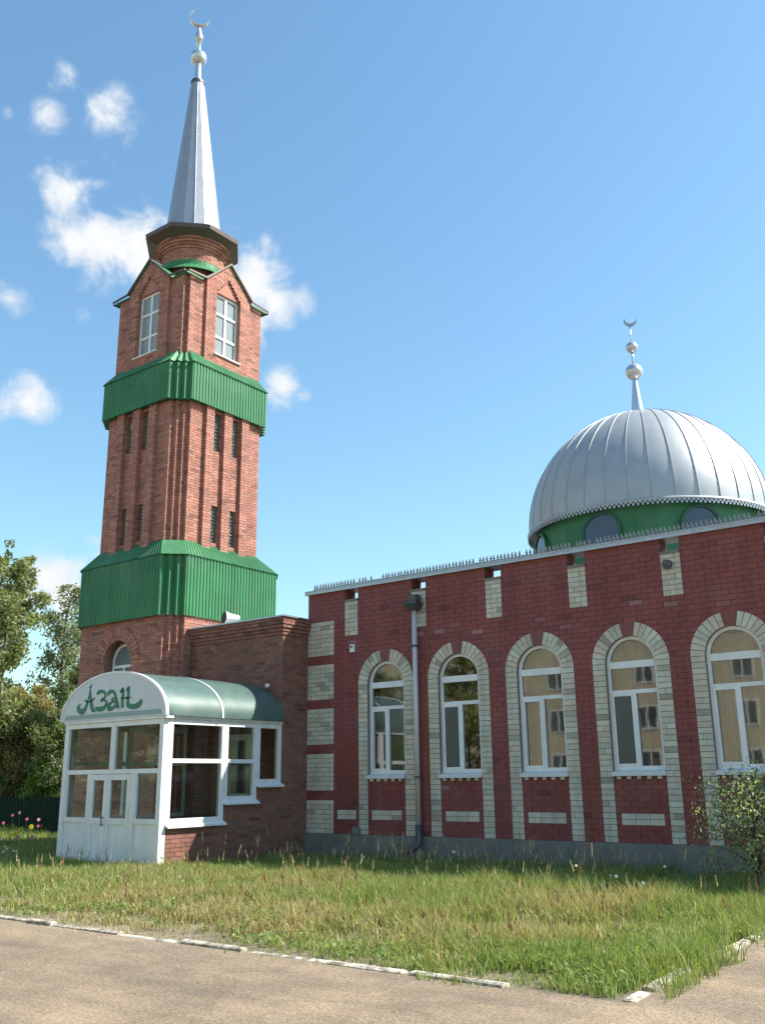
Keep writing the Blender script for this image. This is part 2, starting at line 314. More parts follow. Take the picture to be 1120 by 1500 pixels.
# ------------------------------------------------------------------ brick walls
def bcol(base=1.0, spread=.22, dark=.12, rr=rnd):
    k = base * (1 + rr.uniform(-spread, spread))
    if rr.random() < dark: k *= rr.uniform(.6, .8)
    h = rr.uniform(-.06, .06)
    return (k * (1 + h * .4), k * (1 - h), k * (1 - h * 1.2))
def solid(L, holes):
    iv = [(0., L)]
    for a, b in sorted(holes):
        out = []
        for p, q in iv:
            if b <= p or a >= q: out.append((p, q)); continue
            if a > p: out.append((p, a))
            if b < q: out.append((b, q))
        iv = out
    return [(p, q) for p, q in iv if q - p > .012]
def bricks(br, o, d, n, iv, k, z, ch, bl=.26, bd=.09, proud=.0, joint=.011, colf=bcol, phase=0.):
    off = (phase + (bl / 2 if k % 2 else 0)) % bl
    for p, q in iv:
        i = math.floor((p - off) / bl)
        while True:
            a = off + i * bl; b = a + bl; i += 1
            if a >= q: break
            a2 = max(a, p) + (joint / 2 if a > p else .0025); b2 = min(b, q) - (joint / 2 if b < q else .0025)
            if b2 - a2 < .025: continue
            j = rnd.uniform(0, .0035)
            br.obox(o, d, n, a2, b2, proud - bd, proud + j, z + joint / 2, z + ch - joint / 2, colf(k, o[0] + d[0] * a, o[1] + d[1] * a))
def wall(bk, br, o, d, n, L, z0, nc, ch, holes=None, face=None, thick=.12, bl=.26, bd=.09, colf=bcol, phase=0., ends=.004):
    run = None
    for k in range(nc + 1):
        hz = None
        if k < nc:
            z = z0 + k * ch; zm = z + ch / 2
            ho = holes(z, z + ch) if holes else []
            iv = solid(L, ho); hz = tuple((round(p, 4), round(q, 4)) for p, q in iv)
            fi = solid(L, ho + face(z, z + ch)) if face else iv
            bricks(br, o, d, n, fi, k, z, ch, bl, bd, 0., colf=colf, phase=phase)
        if run and (hz != run[1]):
            for p, q in run[1]: bk.obox(o, d, n, p + ends, q - ends, -thick, -.007, run[0], z0 + k * ch)
            run = None
        if k < nc and run is None: run = (z0 + k * ch, hz)

# ------------------------------------------------------------------ ground, road, kerb
g = MB(); g.box(-900, 900, -900, 900, -.5, 0.0); o = g.build('ground', M['soil']); o['kind'] = 'structure'
def sheet(name, poly, z, m):
    b = MB(); b.prism(poly, lambda u, w, t: (u, w, z - .3 + .3 * t)); o = b.build(name, m); o['kind'] = 'structure'; return o
road = sheet('road', [(-400, -60), (400, -60), (400, 60), (11.16, 60), (11.16, -9.06), (-400, -9.06)], .006, M['road'])
kb = bpy.data.objects.new('kerb', None); sc.collection.objects.link(kb); kb['kind'] = 'structure'; kb.location = (0, -9, 0)
def kerb_stone(x0, x1, y0, y1, h):
    b = MB(); j = lambda: rnd.uniform(-.008, .008); e = .012
    vs_ = [(x0, y0, -.1), (x1, y0, -.1), (x1, y1, -.1), (x0, y1, -.1), (x0 + j(), y0 + j(), h - e), (x1 + j(), y0 + j(), h - e), (x1 + j(), y1 + j(), h - e), (x0 + j(), y1 + j(), h - e),
           (x0 + e, y0 + e * 2, h + j()), (x1 - e, y0 + e * 2, h + j()), (x1 - e, y1 - e * 2, h + j()), (x0 + e, y1 - e * 2, h + j())]
    b.add(vs_, [(0, 1, 5, 4), (1, 2, 6, 5), (2, 3, 7, 6), (3, 0, 4, 7), (4, 5, 9, 8), (5, 6, 10, 9), (6, 7, 11, 10), (7, 4, 8, 11), (8, 9, 10, 11)])
    o = b.build('kerb_stone', M['kerb'], kb); o.matrix_parent_inverse = Matrix.Translation((0, 9, 0)); return o
x = -14.0
while x < 10.9:
    l = min(rnd.choice((.98, .98, .55, .72)), 11.03 - x)
    if not (10.0 < x + l / 2 < 10.75 or (x > 8 and rnd.random() < .04)):
        dy = rnd.uniform(-.02, .02); kerb_stone(x + .006, x + l - .006 - rnd.choice((0, 0, .04, .08)), -9.10 + dy, -9.005 + dy * .4, rnd.uniform(.018, .046))
    x += l
y = -9.0
while y < -.5:
    l = rnd.choice((.95, .6, .4))
    if rnd.random() > .18: dx = rnd.uniform(-.015, .015); kerb_stone(11.075 + dx, 11.175 + dx, y + .006, y + l - .006 - rnd.choice((0, .05, .1)), rnd.uniform(.02, .05))
    y += l

# ------------------------------------------------------------------ prayer hall
HX1 = 14.95; HD = 10.0; CH = .098; Z0 = .507; NC = 54; ZT = Z0 + NC * CH
WX = [2.209 + 1.84 * i for i in range(7)]; HW = .483; HO = .733; ZS = 3.607; ZSILL = 1.70
hall = thing('prayer_hall', 'red brick prayer hall with white brick arched windows and silver dome', 'building')
bk, br = MB(), MB()
INS = [(1.10 + 1.84 * i, 1.10 + 1.84 * i + .37) for i in range(8)]
QB = [(0, 7), (9, 17), (19, 27), (29, 37), (39, 47)]
def arch_half(r, z):
    if z <= ZS: return r
    return math.sqrt(max(r * r - (z - ZS) ** 2, 0))
def hall_holes(z0, z1):
    h = []
    if z1 > ZSILL + .03:
        for wx in WX:
            a = arch_half(HW, z0) + .0
            if a > 0 and z0 < ZS + HW: h.append((wx - a, wx + a))
    if z0 > 5.50: h += [i for i in INS]
    return h
def hall_face(z0, z1):
    h = []; zm = (z0 + z1) / 2; k = int(round((z0 - Z0) / CH))
    for wx in WX:
        if z0 < ZS: h += [(wx - HO, wx - HW), (wx + HW, wx + HO)]
        else:
            a = arch_half(HO - .03, zm)
            if a > 0: h.append((wx - a, wx + a))
        if k in (3, 4): h.append((wx - .39, wx + .39))
    if k in (3, 4): h.append((.885, 1.405))
    if any(a <= k < b for a, b in QB): h.append((0, .78))
    if 43 <= k < 51: h += list(INS)
    return h
def redc(k=0, x=0, y=0):
    c = bcol(1.0, .07, .03)
    p = .10 * math.exp(-((k - 41) / 1.3) ** 2) * (1.6 if x > 5.5 else .7) + (.03 if k > 8 and k < 13 else .003)
    if rnd.random() < p: w = rnd.uniform(.15, .6); c = (c[0] * (1 + .7 * w), c[1] * (1 + 3.2 * w), c[2] * (1 + 3.8 * w))
    return c
wall(bk, br, (0, 0), (1, 0), (0, -1), HX1, Z0, NC, CH, hall_holes, hall_face, thick=.38, colf=redc)
for (o_, d_, n_, L_) in (((HX1, 0), (0, 1), (1, 0), HD), ((0, HD), (0, -1), (-1, 0), HD), ((HX1, HD), (-1, 0), (0, 1), HX1)):
    wall(bk, br, o_, d_, n_, L_, Z0, NC, CH, None, None, thick=.38, colf=redc)
bk.build('wall', M['mortar_red'], hall)
o = br.build('red_brickwork', M['red_hall'], hall); o['kind'] = 'stuff'
b = MB(); b.box(-.03, HX1 + .03, -.035, HD + .03, -.3, Z0 - .002)
b.build('plinth', M['concrete'], hall)
b = MB(); b.box(.382, HX1 - .382, .382, HD - .382, 5.15, 5.36); b.build('flat_roof', M['roof_dark'], hall)
b = MB(); b.box(.382, HX1 - .382, .382, HD - .382, .508, .62); b.build('floor', M['dark_in'], hall)
b = MB(); b.box(.40, HX1 - .40, 3.2, 3.3, .63, 5.14); b.build('inner_wall', M['plaster_in'], hall)
# coping: a folded metal strip on top of the parapet, all round
b = MB()
for (x0, x1, y0, y1) in ((-.05, HX1 + .05, -.07, .43), (-.05, .43, .431, HD - .431), (HX1 - .43, HX1 + .05, .431, HD - .431), (-.05, HX1 + .05, HD - .43, HD + .05)):
    b.box(x0, x1, y0, y1, ZT - .025, ZT + .055)
b.box(-.052, HX1 + .052, -.085, -.0705, ZT - .03, ZT - .012); b.box(-.052, HX1 + .052, -.083, -.0705, ZT + .04, ZT + .063)
b.build('coping', M['grey_metal'], hall)
# little knobbed cresting along the eaves
cr_ = MB(); xk = .22
while xk < HX1:
    miss = rnd.random() < .05; t = rnd.uniform(-.012, .012); zb = ZT + .056
    cr_.box(xk - .013, xk + .013, -.032, -.018, zb, zb + (.05 if miss else .12))
    cr_.box(xk - .034, xk + .034, -.036, -.014, zb + .022, zb + .045)
    if not miss:
        cr_.box(xk - .026 + t, xk + .026 + t, -.036, -.014, zb + .066, zb + .092); cr_.box(xk - .012 + t, xk + .012 + t, -.032, -.018, zb + .121, zb + .14)
    xk += .083
cr_.box(.2, HX1 - .2, -.028, -.016, zb, zb + .018)
o = cr_.build('cresting', M['cresting'], hall); o['kind'] = 'stuff'
# white brick trim
whitec = lambda: bcol(1.0, .10, .06)
def single(parent, fn):
    m_ = MB(); fn(m_); return m_.build('brick', M['white_brick'], parent)
def trim_bricks(parent, each, boxes, name='white_brickwork'):
    if each:
        for fn in boxes: single(parent, fn)
    else:
        m_ = MB()
        for fn in boxes: fn(m_)
        o = m_.build(name, M['white_brick'], parent); o['kind'] = 'stuff'
def flat_boxes(x0, x1, k0, k1, bl=.26, phase0=0., proud=.004):
    out = []
    for k in range(k0, k1):
        z = Z0 + k * CH; off = x0 + (phase0 if k % 2 == 0 else phase0 + bl / 2) - bl
        a = off
        while a < x1 - .001:
            p, q = max(a, x0), min(a + bl, x1); a += bl
            if q - p < .03: continue
            c = whitec(); j = rnd.uniform(.001, .005)
            out.append(lambda m_, p=p, q=q, z=z, c=c, j=j: m_.obox((0, 0), (1, 0), (0, -1), p + .005, q - .005, -.10, proud + j, z + .0055, z + CH - .0055, c))
    return out
b = MB()
for a_, b_ in QB: b.box(.004, .776, -.0, .02, Z0 + a_ * CH + .002, Z0 + b_ * CH - .002)
q_ = b.build('quoin', M['mortar_dark'], hall)
qb = []
for a_, b_ in QB: qb += flat_boxes(0.0, .78, a_, b_)
trim_bricks(q_, False, qb, 'quoin_brickwork')
for i, (a_, b_) in enumerate(INS):
    b = MB(); b.box(a_ + .003, b_ - .003, .0, .02, Z0 + 43 * CH, Z0 + 51 * CH); p_ = b.build('parapet_panel', M['mortar_dark'], hall)
    trim_bricks(p_, i in (3, 4), flat_boxes(a_, b_, 43, 51, phase0=.12 if i % 2 else .0))
    b = MB()
    vs_ = [(a_ + .002, -.03, 5.49), (b_ - .002, -.03, 5.49), (b_ - .002, .40, 5.52), (a_ + .002, .40, 5.52), (a_ + .002, -.03, 5.54), (b_ - .002, -.03, 5.545), (b_ - .002, .40, 5.60), (a_ + .002, .40, 5.60)]
    b.add(vs_, [(0, 3, 2, 1), (4, 5, 6, 7), (0, 1, 5, 4), (1, 2, 6, 5), (2, 3, 7, 6), (3, 0, 4, 7)])
    b.build('scupper_apron', M['concrete'], p_)
b = MB(); b.box(.89, 1.40, .0, .02, Z0 + 3 * CH, Z0 + 5 * CH); p_ = b.build('white_panel', M['mortar_dark'], hall)
trim_bricks(p_, False, [lambda m_, c=c, k=k, col=whitec(): m_.obox((0, 0), (1, 0), (0, -1), .887 + c * .26, 1.138 + c * .26, -.1, .006, Z0 + k * CH + .006, Z0 + (k + 1) * CH - .006, col) for c in (0, 1) for k in (3, 4)])
def voussoir(m_, wx, a0, a1, r0, r1, proud, c):
    P = lambda a, r, t: (wx + r * math.sin(a), -proud if t else .12, ZS + r * math.cos(a))
    poly = [(a0, r0), (a1, r0), (a1, r1), (a0, r1)]
    m_.add([P(a, r, 1) for a, r in poly] + [P(a, r, 0) for a, r in poly], [(0, 1, 2, 3), (7, 6, 5, 4), (0, 4, 5, 1), (1, 5, 6, 2), (2, 6, 7, 3), (3, 7, 4, 0)], c)
def outline(wx, hw, zb, r=None, n=20):
    r = r or hw
    return [(wx - hw, zb), (wx + hw, zb)] + [(wx + r * math.cos(math.pi * k / n), ZS + r * math.sin(math.pi * k / n)) for k in range(n + 1)]
FY = lambda y0, y1: (lambda u, w, t: (u, y1 + (y0 - y1) * t, w))
for i, wx in enumerate(WX):
    each = i in (1, 2, 3)
    # mortar bed of the surround, then its bricks
    b = MB()
    for s_ in (-1, 1): b.box(min(wx + s_ * HW, wx + s_ * HO) + .003, max(wx + s_ * HW, wx + s_ * HO) - .003, .0, .10, Z0 + .003, ZS)
    po = [(wx + HO * math.cos(math.pi * k / 24), ZS + HO * math.sin(math.pi * k / 24)) for k in range(25)]
    pi_ = [(wx + HW * math.cos(math.pi * k / 24), ZS + HW * math.sin(math.pi * k / 24)) for k in range(25)]
    for k in range(24):
        q = [po[k], po[k + 1], pi_[k + 1], pi_[k]]
        b.prism(q, FY(.0, .11))
    b.box(wx - .388, wx + .388, .0, .02, Z0 + 3 * CH, Z0 + 5 * CH)
    su = b.build('window_surround', M['mortar_dark'], hall)
    fns = []
    nk = int((ZS - Z0) / CH)
    ch2 = (ZS - Z0) / nk
    for s_ in (-1, 1):
        x0, x1 = min(wx + s_ * HW, wx + s_ * HO), max(wx + s_ * HW, wx + s_ * HO)
        for k in range(nk):
            z = Z0 + k * ch2; c = whitec(); j = rnd.uniform(.002, .009)
            if rnd.random() < .13 or k in (0, 12): cut = [x0, x0 + rnd.choice((.12, .08, .13)), x1]
            else: cut = [x0, x1]
            for p, q in zip(cut[:-1], cut[1:]):
                fns.append(lambda m_, p=p, q=q, z=z, c=whitec(), j=j: m_.obox((0, 0), (1, 0), (0, -1), p + .004, q - .004, -.12, j, z + .006, z + ch2 - .006, c))
    key = .20; nv = 8
    for s_ in (-1, 1):
        for k in range(nv):
            a0 = key + (math.pi / 2 - key) * k / nv + .011; a1 = key + (math.pi / 2 - key) * (k + 1) / nv - .011
            if s_ < 0: a0, a1 = -a1, -a0
            j = rnd.uniform(.004, .008)
            if rnd.random() < .25:
                rm = rnd.uniform(.58, .64)
                fns.append(lambda m_, a0=a0, a1=a1, j=j, rm=rm, c=whitec(): voussoir(m_, wx, a0, a1, HW + .002, rm - .004, j, c))
                fns.append(lambda m_, a0=a0, a1=a1, j=j, rm=rm, c=whitec(): voussoir(m_, wx, a0, a1, rm + .004, HO, j, c))
            else: fns.append(lambda m_, a0=a0, a1=a1, j=j, c=whitec(): voussoir(m_, wx, a0, a1, HW + .002, HO, j, c))
    for c_ in range(3):
        for k in (3, 4):
            fns.append(lambda m_, c_=c_, k=k, c=whitec(): m_.obox((0, 0), (1, 0), (0, -1), wx - .385 + c_ * .26, wx - .135 + c_ * .26, -.1, .006, Z0 + k * CH + .005, Z0 + (k + 1) * CH - .005, c))
    trim_bricks(su, each, fns)
    m_ = MB()
    for k in range(3):
        a0 = -key + 2 * key * k / 3 + .01; a1 = -key + 2 * key * (k + 1) / 3 - .01
        voussoir(m_, wx, a0, a1, HW + .002, HO - .004, .003, redc())
    m_.build('keystone', M['red_hall'], su)
    for k in range(5):
        m_ = MB(); m_.box(wx - .40 + k * .185, wx - .33 + k * .185, -.045, .05, ZSILL - .125, ZSILL - .068, whitec()); m_.build('dentil', M['white_brick'], su)
    # frame with panes
    fr = MB(); fo = outline(wx, HW - .002, ZSILL + .03); fi = outline(wx, HW - .062, ZSILL + .095)
    fr.ring(fo, fi, FY(.075, .15))
    for (x0, x1, z0, z1, y0) in ((-.43, .43, 3.515, 3.64, .070), (-.43, .43, 3.054, 3.125, .072), (-.032, .032, 1.79, 3.06, .074)):
        fr.box(wx + x0, wx + x1, y0, .148, z0, z1)
    sx = -1
    fr.ring([(wx - .425, 1.79), (wx - .028, 1.79), (wx - .028, 3.058), (wx - .425, 3.058)], [(wx - .385, 1.835), (wx - .062, 1.835), (wx - .062, 3.018), (wx - .385, 3.018)], FY(.066, .12))
    wo = fr.build('window', M['pvc'], hall)
    P_ = lambda poly, nm='pane', mt='glass', y=.118: (lambda q: q.build(nm, M[mt], wo))((lambda q: (q.add([(u, y, w) for u, w in poly], [tuple(range(len(poly)))]), q)[1])(MB()))
    r_ = HW - .055
    P_([(wx + r_ * math.cos(math.pi * k / 20), max(ZS + r_ * math.sin(math.pi * k / 20), 3.62)) for k in range(21)])
    P_([(wx - r_, 3.10), (wx + r_, 3.10), (wx + r_, 3.54), (wx - r_, 3.54)])
    P_([(wx - .40, 1.81), (wx - .05, 1.81), (wx - .05, 3.03), (wx - .40, 3.03)])
    P_([(wx + .03, 1.78), (wx + r_, 1.78), (wx + r_, 3.06), (wx + .03, 3.06)])
    if i != 1:
        cu = MB(); nk_ = 26; x0c, x1c = (-.47, .47) if i in (0, 4, 6) else (-.47, .10)
        pts_ = [(wx + x0c + (x1c - x0c) * q / nk_, .42 + .03 * math.sin(q * 1.9 + i)) for q in range(nk_ + 1)]
        for (xa, ya), (xb, yb) in zip(pts_[:-1], pts_[1:]): cu.add([(xa, ya, 1.70), (xb, yb, 1.70), (xb, yb, 4.15), (xa, ya, 4.15)], [(0, 1, 2, 3)])
        cu.build('curtain', M['white_cloth'], wo, True)
    if i in (1, 3): P_([(wx - .375, 1.845), (wx - .072, 1.845), (wx - .072, 3.008), (wx - .375, 3.008)], 'insect_screen', 'net', .064)
    s_ = MB(); s_.add([(wx - .495, -.065, 1.645), (wx + .495, -.065, 1.645), (wx + .495, .10, 1.745), (wx - .495, .10, 1.745), (wx - .495, -.065, 1.63), (wx + .495, -.065, 1.63), (wx + .495, .10, 1.66), (wx - .495, .10, 1.66)],
                      [(0, 1, 2, 3), (4, 7, 6, 5), (0, 4, 5, 1), (1, 5, 6, 2), (2, 6, 7, 3), (3, 7, 4, 0)])
    s_.v = [(x_, y_, z_ - (.0 if k > 3 else (.0))) for k, (x_, y_, z_) in enumerate(s_.v)]
    s_.box(wx - .495, wx + .495, -.068, -.06, 1.628, 1.70); s_.build('sill', M['sillmat'], wo)
# drainpipe, spout, alarm box
b = MB(); b.tube([(3.075, -.11, 5.12), (3.075, -.11, .70)], .051, 14); dp = b.build('downpipe', M['pipe'], hall, True)
for z in (4.315, 1.65):
    b = MB(); b.lathe([(.058, z - .022), (.068, z - .022), (.068, z + .022), (.058, z + .022)], 14, (3.075, -.11)); b.box(3.06, 3.09, -.05, .0, z - .015, z + .015); b.build('bracket', M['dark_metal'], dp)
b = MB(); b.tube([(3.075, -.11, .73), (3.075, -.11, .42), (3.06, -.14, .34), (3.0, -.30, .25), (2.98, -.36, .23)], .066, 12); b.build('elbow', M['dark_metal'], dp, True)
b = MB(); hx = 3.10
b.add([(hx - .10, -.19, 5.06), (hx + .06, -.19, 5.06), (hx + .06, -.02, 5.06), (hx - .10, -.02, 5.06), (hx - .20, -.30, 5.19), (hx + .15, -.30, 5.19), (hx + .15, -.015, 5.19), (hx - .20, -.015, 5.19), (hx - .17, -.28, 5.24), (hx + .15, -.28, 5.24), (hx + .15, -.015, 5.24), (hx - .17, -.015, 5.24)],
      [(0, 3, 2, 1), (0, 1, 5, 4), (1, 2, 6, 5), (2, 3, 7, 6), (3, 0, 4, 7), (4, 5, 9, 8), (5, 6, 10, 9), (6, 7, 11, 10), (7, 4, 8, 11), (8, 9, 10, 11)])
b.tube([(hx - .0, -.21, 5.30), (hx - .0, .1, 5.34)], .10, 14); b.build('rain_hopper', M['dark_metal'], dp)
b = MB(); b.tube([(hx, -.213, 5.30), (hx, -.20, 5.30)], .075, 12); b.build('hopper_mouth_shade', M['roof_dark'], dp)  # dark disc paints the shaded hollow of the hopper pipe
b = MB(); sx_ = INS[4][0] + .14
b.tube([(sx_, -.10, 5.28), (sx_, .1, 5.31)], .085, 16); sp = b.build('water_spout', M['dark_metal'], hall); b = MB(); b.tube([(sx_, -.103, 5.28), (sx_, -.09, 5.28)], .065, 14); b.build('spout_mouth_shade', M['roof_dark'], sp)  # mouth disc is the pipe's inner shade, painted dark
b = MB(); b.box(1.28, 1.39, -.06, .0, 4.34, 4.51); ab = b.build('alarm_box', M['pvc'], hall); b = MB(); b.tube([(1.33, -.075, 4.455), (1.33, -.058, 4.455)], .026, 10); b.build('alarm_lamp', M['dark_metal'], ab)
b = MB(); b.box(1.36, 1.52, -.10, .0, .51, .66); b.build('meter_box', M['concrete'], hall)

# dome on its drum
DX, DY, DZ, DR, DH = 6.45, 5.0, 7.29, 2.84, 2.90
b = MB(); b.lathe([(2.68, 5.3), (2.68, 7.24)], 72, (DX, DY)); dr = b.build('drum', M['green'], hall, True)
for k in range(8):
    a = R(-46 + 45 * k); nx, ny = math.cos(a), math.sin(a)
    f_ = lambda u, w, t, nx=nx, ny=ny: (DX + nx * (2.64 + .09 * t) - ny * u, DY + ny * (2.64 + .09 * t) + nx * u, 6.70 + w)
    ci = lambda r: [(r * math.cos(2 * math.pi * j / 28), r * math.sin(2 * math.pi * j / 28)) for j in range(28)]
    b = MB(); b.ring(ci(.47), ci(.41), f_); ph = b.build('porthole', M['green_dark'], dr)
    b = MB(); b.add([f_(u, w, .7) for u, w in ci(.42)], [tuple(range(28))]); b.build('pane', M['porthole_glass'], ph)
b = MB(); b.lathe([(2.66, DZ - .03), (DR + .03, DZ - .05), (DR + .05, DZ - .01), (DR + .03, DZ + .03), (DR - .06, DZ + .032)], 108, (DX, DY)); dome = b.build('dome', M['silver'], hall, True)
for k in range(36):      # one tapering sheet between every two seams
    b = MB(); nu, nv_ = 5, 24; a0 = R(3 + 10 * k); vs_ = []; dent = rnd.uniform(-.006, .006)
    for iv in range(nv_ + 1):
        t = math.pi / 2 * iv / nv_ * .997
        for iu in range(nu + 1):
            a = a0 + R(10) * iu / nu; bulge = dent * math.sin(math.pi * iu / nu) * math.sin(2 * t) + rnd.uniform(-.0012, .0012)
            r = (DR + bulge) * math.cos(t); vs_.append((DX + r * math.cos(a), DY + r * math.sin(a), DZ + .03 + (DH + bulge) * math.sin(t)))
    b.add(vs_, [(iv * (nu + 1) + iu, iv * (nu + 1) + iu + 1, (iv + 1) * (nu + 1) + iu + 1, (iv + 1) * (nu + 1) + iu) for iv in range(nv_) for iu in range(nu)])
    b.build('panel', M['silver'], dome, True)
sm = MB()
for k in range(26):
    t0, t1 = math.pi / 2 * k / 26 * .985, math.pi / 2 * (k + 1) / 26 * .985
    vs_ = []
    for t in (t0, t1):
        for (w, h) in ((-.009, -.01), (-.005, .016), (.005, .016), (.009, -.01)):
            r = (DR + h) * math.cos(t); vs_.append((r, w * (.4 + .6 * math.cos(t)), .03 + (DH + h) * math.sin(t)))
    sm.add(vs_, [(0, 1, 5, 4), (1, 2, 6, 5), (2, 3, 7, 6)])
s0 = sm.build('seam', M['silver'], dome); s0.location = (DX, DY, DZ)
for k in range(36):
    s_ = s0 if k == 0 else s0.copy()
    if k: sc.collection.objects.link(s_); s_.parent = dome
    s_.location = (DX, DY, DZ); s_.rotation_euler = (0, 0, R(3 + 10 * k))
tr = MB()
for k in range(180):
    a = 2 * math.pi * k / 180; d_ = (-math.sin(a), math.cos(a)); n_ = (math.cos(a), math.sin(a)); oo = (DX + n_[0] * (DR + .02), DY + n_[1] * (DR + .02))
    tr.obox(oo, d_, n_, -.024, .024, 0, .02, DZ - .075, DZ - .03); tr.obox(oo, d_, n_, .026, .074, 0, .02, DZ - .125, DZ - .076); tr.obox(oo, d_, n_, -.05, .05, 0, .018, DZ - .03, DZ + .0)
o = tr.build('ring_trim', M['grey_metal'], dome); o['kind'] = 'stuff'
# finials
VS = Vector((CP.x - DX, CP.y - DY, 0)).normalized(); SD = Vector((-VS.y, VS.x, 0))   # across the view of the crescents
def crescent(c, Ro, a0, a1, thick, side, w=.05):
    b = MB(); n = 40; vs_ = []
    for k in range(n + 1):
        t = k / n; a = a0 + (a1 - a0) * t; e = math.sin(math.pi * t) ** .8; hw_ = max(.004, w * e)
        for (dr_, s_) in ((0, -1), (0, 1), (-thick * e - .004, 1), (-thick * e - .004, -1)):
            r = Ro + dr_; p = Vector(c) + side * (r * math.cos(a)) + Vector((0, 0, r * math.sin(a))) + side.cross(Vector((0, 0, 1))) * (s_ * hw_)
            vs_.append(tuple(p))
    fs = []
    for k in range(n):
        for j in range(4): fs.append((k * 4 + j, k * 4 + (j + 1) % 4, (k + 1) * 4 + (j + 1) % 4, (k + 1) * 4 + j))
    fs += [(3, 2, 1, 0), (n * 4, n * 4 + 1, n * 4 + 2, n * 4 + 3)]
    b.add(vs_, fs); return b
b = MB(); zt = DZ + DH + .0
b.lathe([(.17, zt - .1), (.165, zt + .08), (.062, 11.20), (.05, 11.26)], 20, (DX, DY)); fin = b.build('finial', M['chrome'], hall, True)
def ball(c, r, z, lean=None, n=24): 
    q = MB(); q.lathe([(max(.004, r * math.cos(R(t))), z + r * math.sin(R(t))) for t in range(-90, 0, 10)] + [(r * 1.03, z - .012), (r * 1.03, z + .012)] + [(max(.004, r * math.cos(R(t))), z + r * math.sin(R(t))) for t in range(10, 91, 10)], n, c, lean=lean); return q
ball((DX, DY), .215, 11.45).build('ball', M['chrome'], fin, True)
b = MB(); b.tube([(DX, DY, 11.6), (DX, DY, 12.05)], .028, 10); b.tube([(DX, DY, 12.2), (DX, DY, 12.72)], .016, 8); b.build('rod', M['chrome'], fin, True)
ball((DX, DY), .15, 12.13).build('ball', M['chrome'], fin, True)
crescent((DX + SD.x * .02, DY + SD.y * .02, 12.885), .165, R(150), R(370), .075, SD, .02).build('crescent', M['grey_metal'], fin)

# ------------------------------------------------------------------ minaret
TX, TY = -5.06, .40
minaret = thing('minaret', 'tall red brick minaret with green metal bands and silver spire', 'minaret')
def stepped(H, t, n=3, c=(TX, TY)):
    d = t / n; base = [(H - t, -H)]
    for i in range(n): base += [(H - t + i * d, -H + (i + 1) * d), (H - t + (i + 1) * d, -H + (i + 1) * d)]
    out = []
    for k in range(4):
        co, si = ((1, 0), (0, 1), (-1, 0), (0, -1))[k]
        out += [(c[0] + co * a - si * b_, c[1] + si * a + co * b_) for a, b_ in base]
    return out
CT = .077
tbk, tbr = MB(), MB()
towc = lambda *a: bcol(1.0, .20, .10)
def shaft(H, t, n, c, z0, nc, holes4, th=.12):
    P = stepped(H, t, n, c); m = len(P); per = m // 4
    for i in range(m):
        p, q = P[i], P[(i + 1) % m]; L = math.hypot(q[0] - p[0], q[1] - p[1]); d = ((q[0] - p[0]) / L, (q[1] - p[1]) / L); nn = (d[1], -d[0])
        if L > 1:
            k = i // per          # 0 right, 1 back, 2 left, 3 front
            hf = (lambda za, zb, k=k, L=L: [(L / 2 + a, L / 2 + b_) for a, b_ in holes4(k, za, zb)]) if holes4 else None
            wall(tbk, tbr, p, d, nn, L, z0, nc, CT, hf, None, th, colf=towc, phase=L / 2)
        else: wall(tbk, tbr, p, d, nn, L, z0, nc, CT, None, None, .10, colf=towc, phase=.13 * (i % 2))
    co = MB(); co.prism(stepped(H - th + .005, t * .9, n, c), lambda u, w, tt: (u, w, z0 + (nc * CT) * tt)); return co
def faces(H, c):      # origin at the middle of each face, its direction and outward normal
    return [((c[0] + H, c[1]), (0, 1), (1, 0)), ((c[0], c[1] + H), (-1, 0), (0, 1)), ((c[0] - H, c[1]), (0, -1), (-1, 0)), ((c[0], c[1] - H), (1, 0), (0, -1))]
# lower shaft with the arched window
CL = (TX + .076, TY + .089); HLw = 1.96; AW = -.04; AZ = 4.52; AR = .52; AO = .84
def lowh(k, za, zb):
    if k != 3 or zb < 3.3 or za > AZ + AR: return []
    a = AR if za < AZ else math.sqrt(max(AR * AR - (za - AZ) ** 2, 0)); return [(AW - a, AW + a)]
cores = [shaft(HLw, .37, 3, CL, -.05, 73, lowh, .34)]
def uph(k, za, zb):
    h = []
    for z0, z1 in ((7.64, 8.62), (10.20, 11.22)):
        if zb > z0 + .03 and za < z1 - .03: h += [(-.33 - .15, -.33 + .15), (.33 - .15, .33 + .15)]
    return h
cores.append(shaft(1.65, .365, 3, (TX, TY), 7.0, 58, uph))
def toph(k, za, zb): return [(-.46, .46)] if zb > 13.03 and za < 14.93 else []
cores.append(shaft(1.5, .125, 1, (TX, TY), 12.3, 37, toph))
# projecting bays
for (o_, d_, n_) in faces(1.65, (TX, TY)):
    for a, b_ in ((-.80, -.51), (-.15, .15), (.51, .80)):
        oo = (o_[0] + d_[0] * a + n_[0] * .10, o_[1] + d_[1] * a + n_[1] * .10)
        wall(tbk, tbr, oo, d_, n_, b_ - a, 7.0, 58, CT, None, None, .098, colf=towc, bd=.095, phase=.0 if a < -.2 else .13)
def bayh(za, zb):
    zm = (za + zb) / 2; h = []
    if zb > 13.03 and za < 14.93: h.append((.84 - .46, .84 + .46))
    elif za >= 14.92 and zm < 15.44: w = .46 * (15.46 - zm) / .53; h.append((.84 - w, .84 + w))
    if zm > 15.12:
        w = max(.02, .86 * (15.96 - zm) / .84); h += [(-.1, .84 - w), (.84 + w, 1.8)]
    return h
for (o_, d_, n_) in faces(1.5, (TX, TY)):
    oo = (o_[0] - d_[0] * .84 + n_[0] * .08, o_[1] - d_[1] * .84 + n_[1] * .08)
    wall(tbk, tbr, oo, d_, n_, 1.68, 12.3, 47, CT, bayh, None, .16, colf=towc, bd=.07)
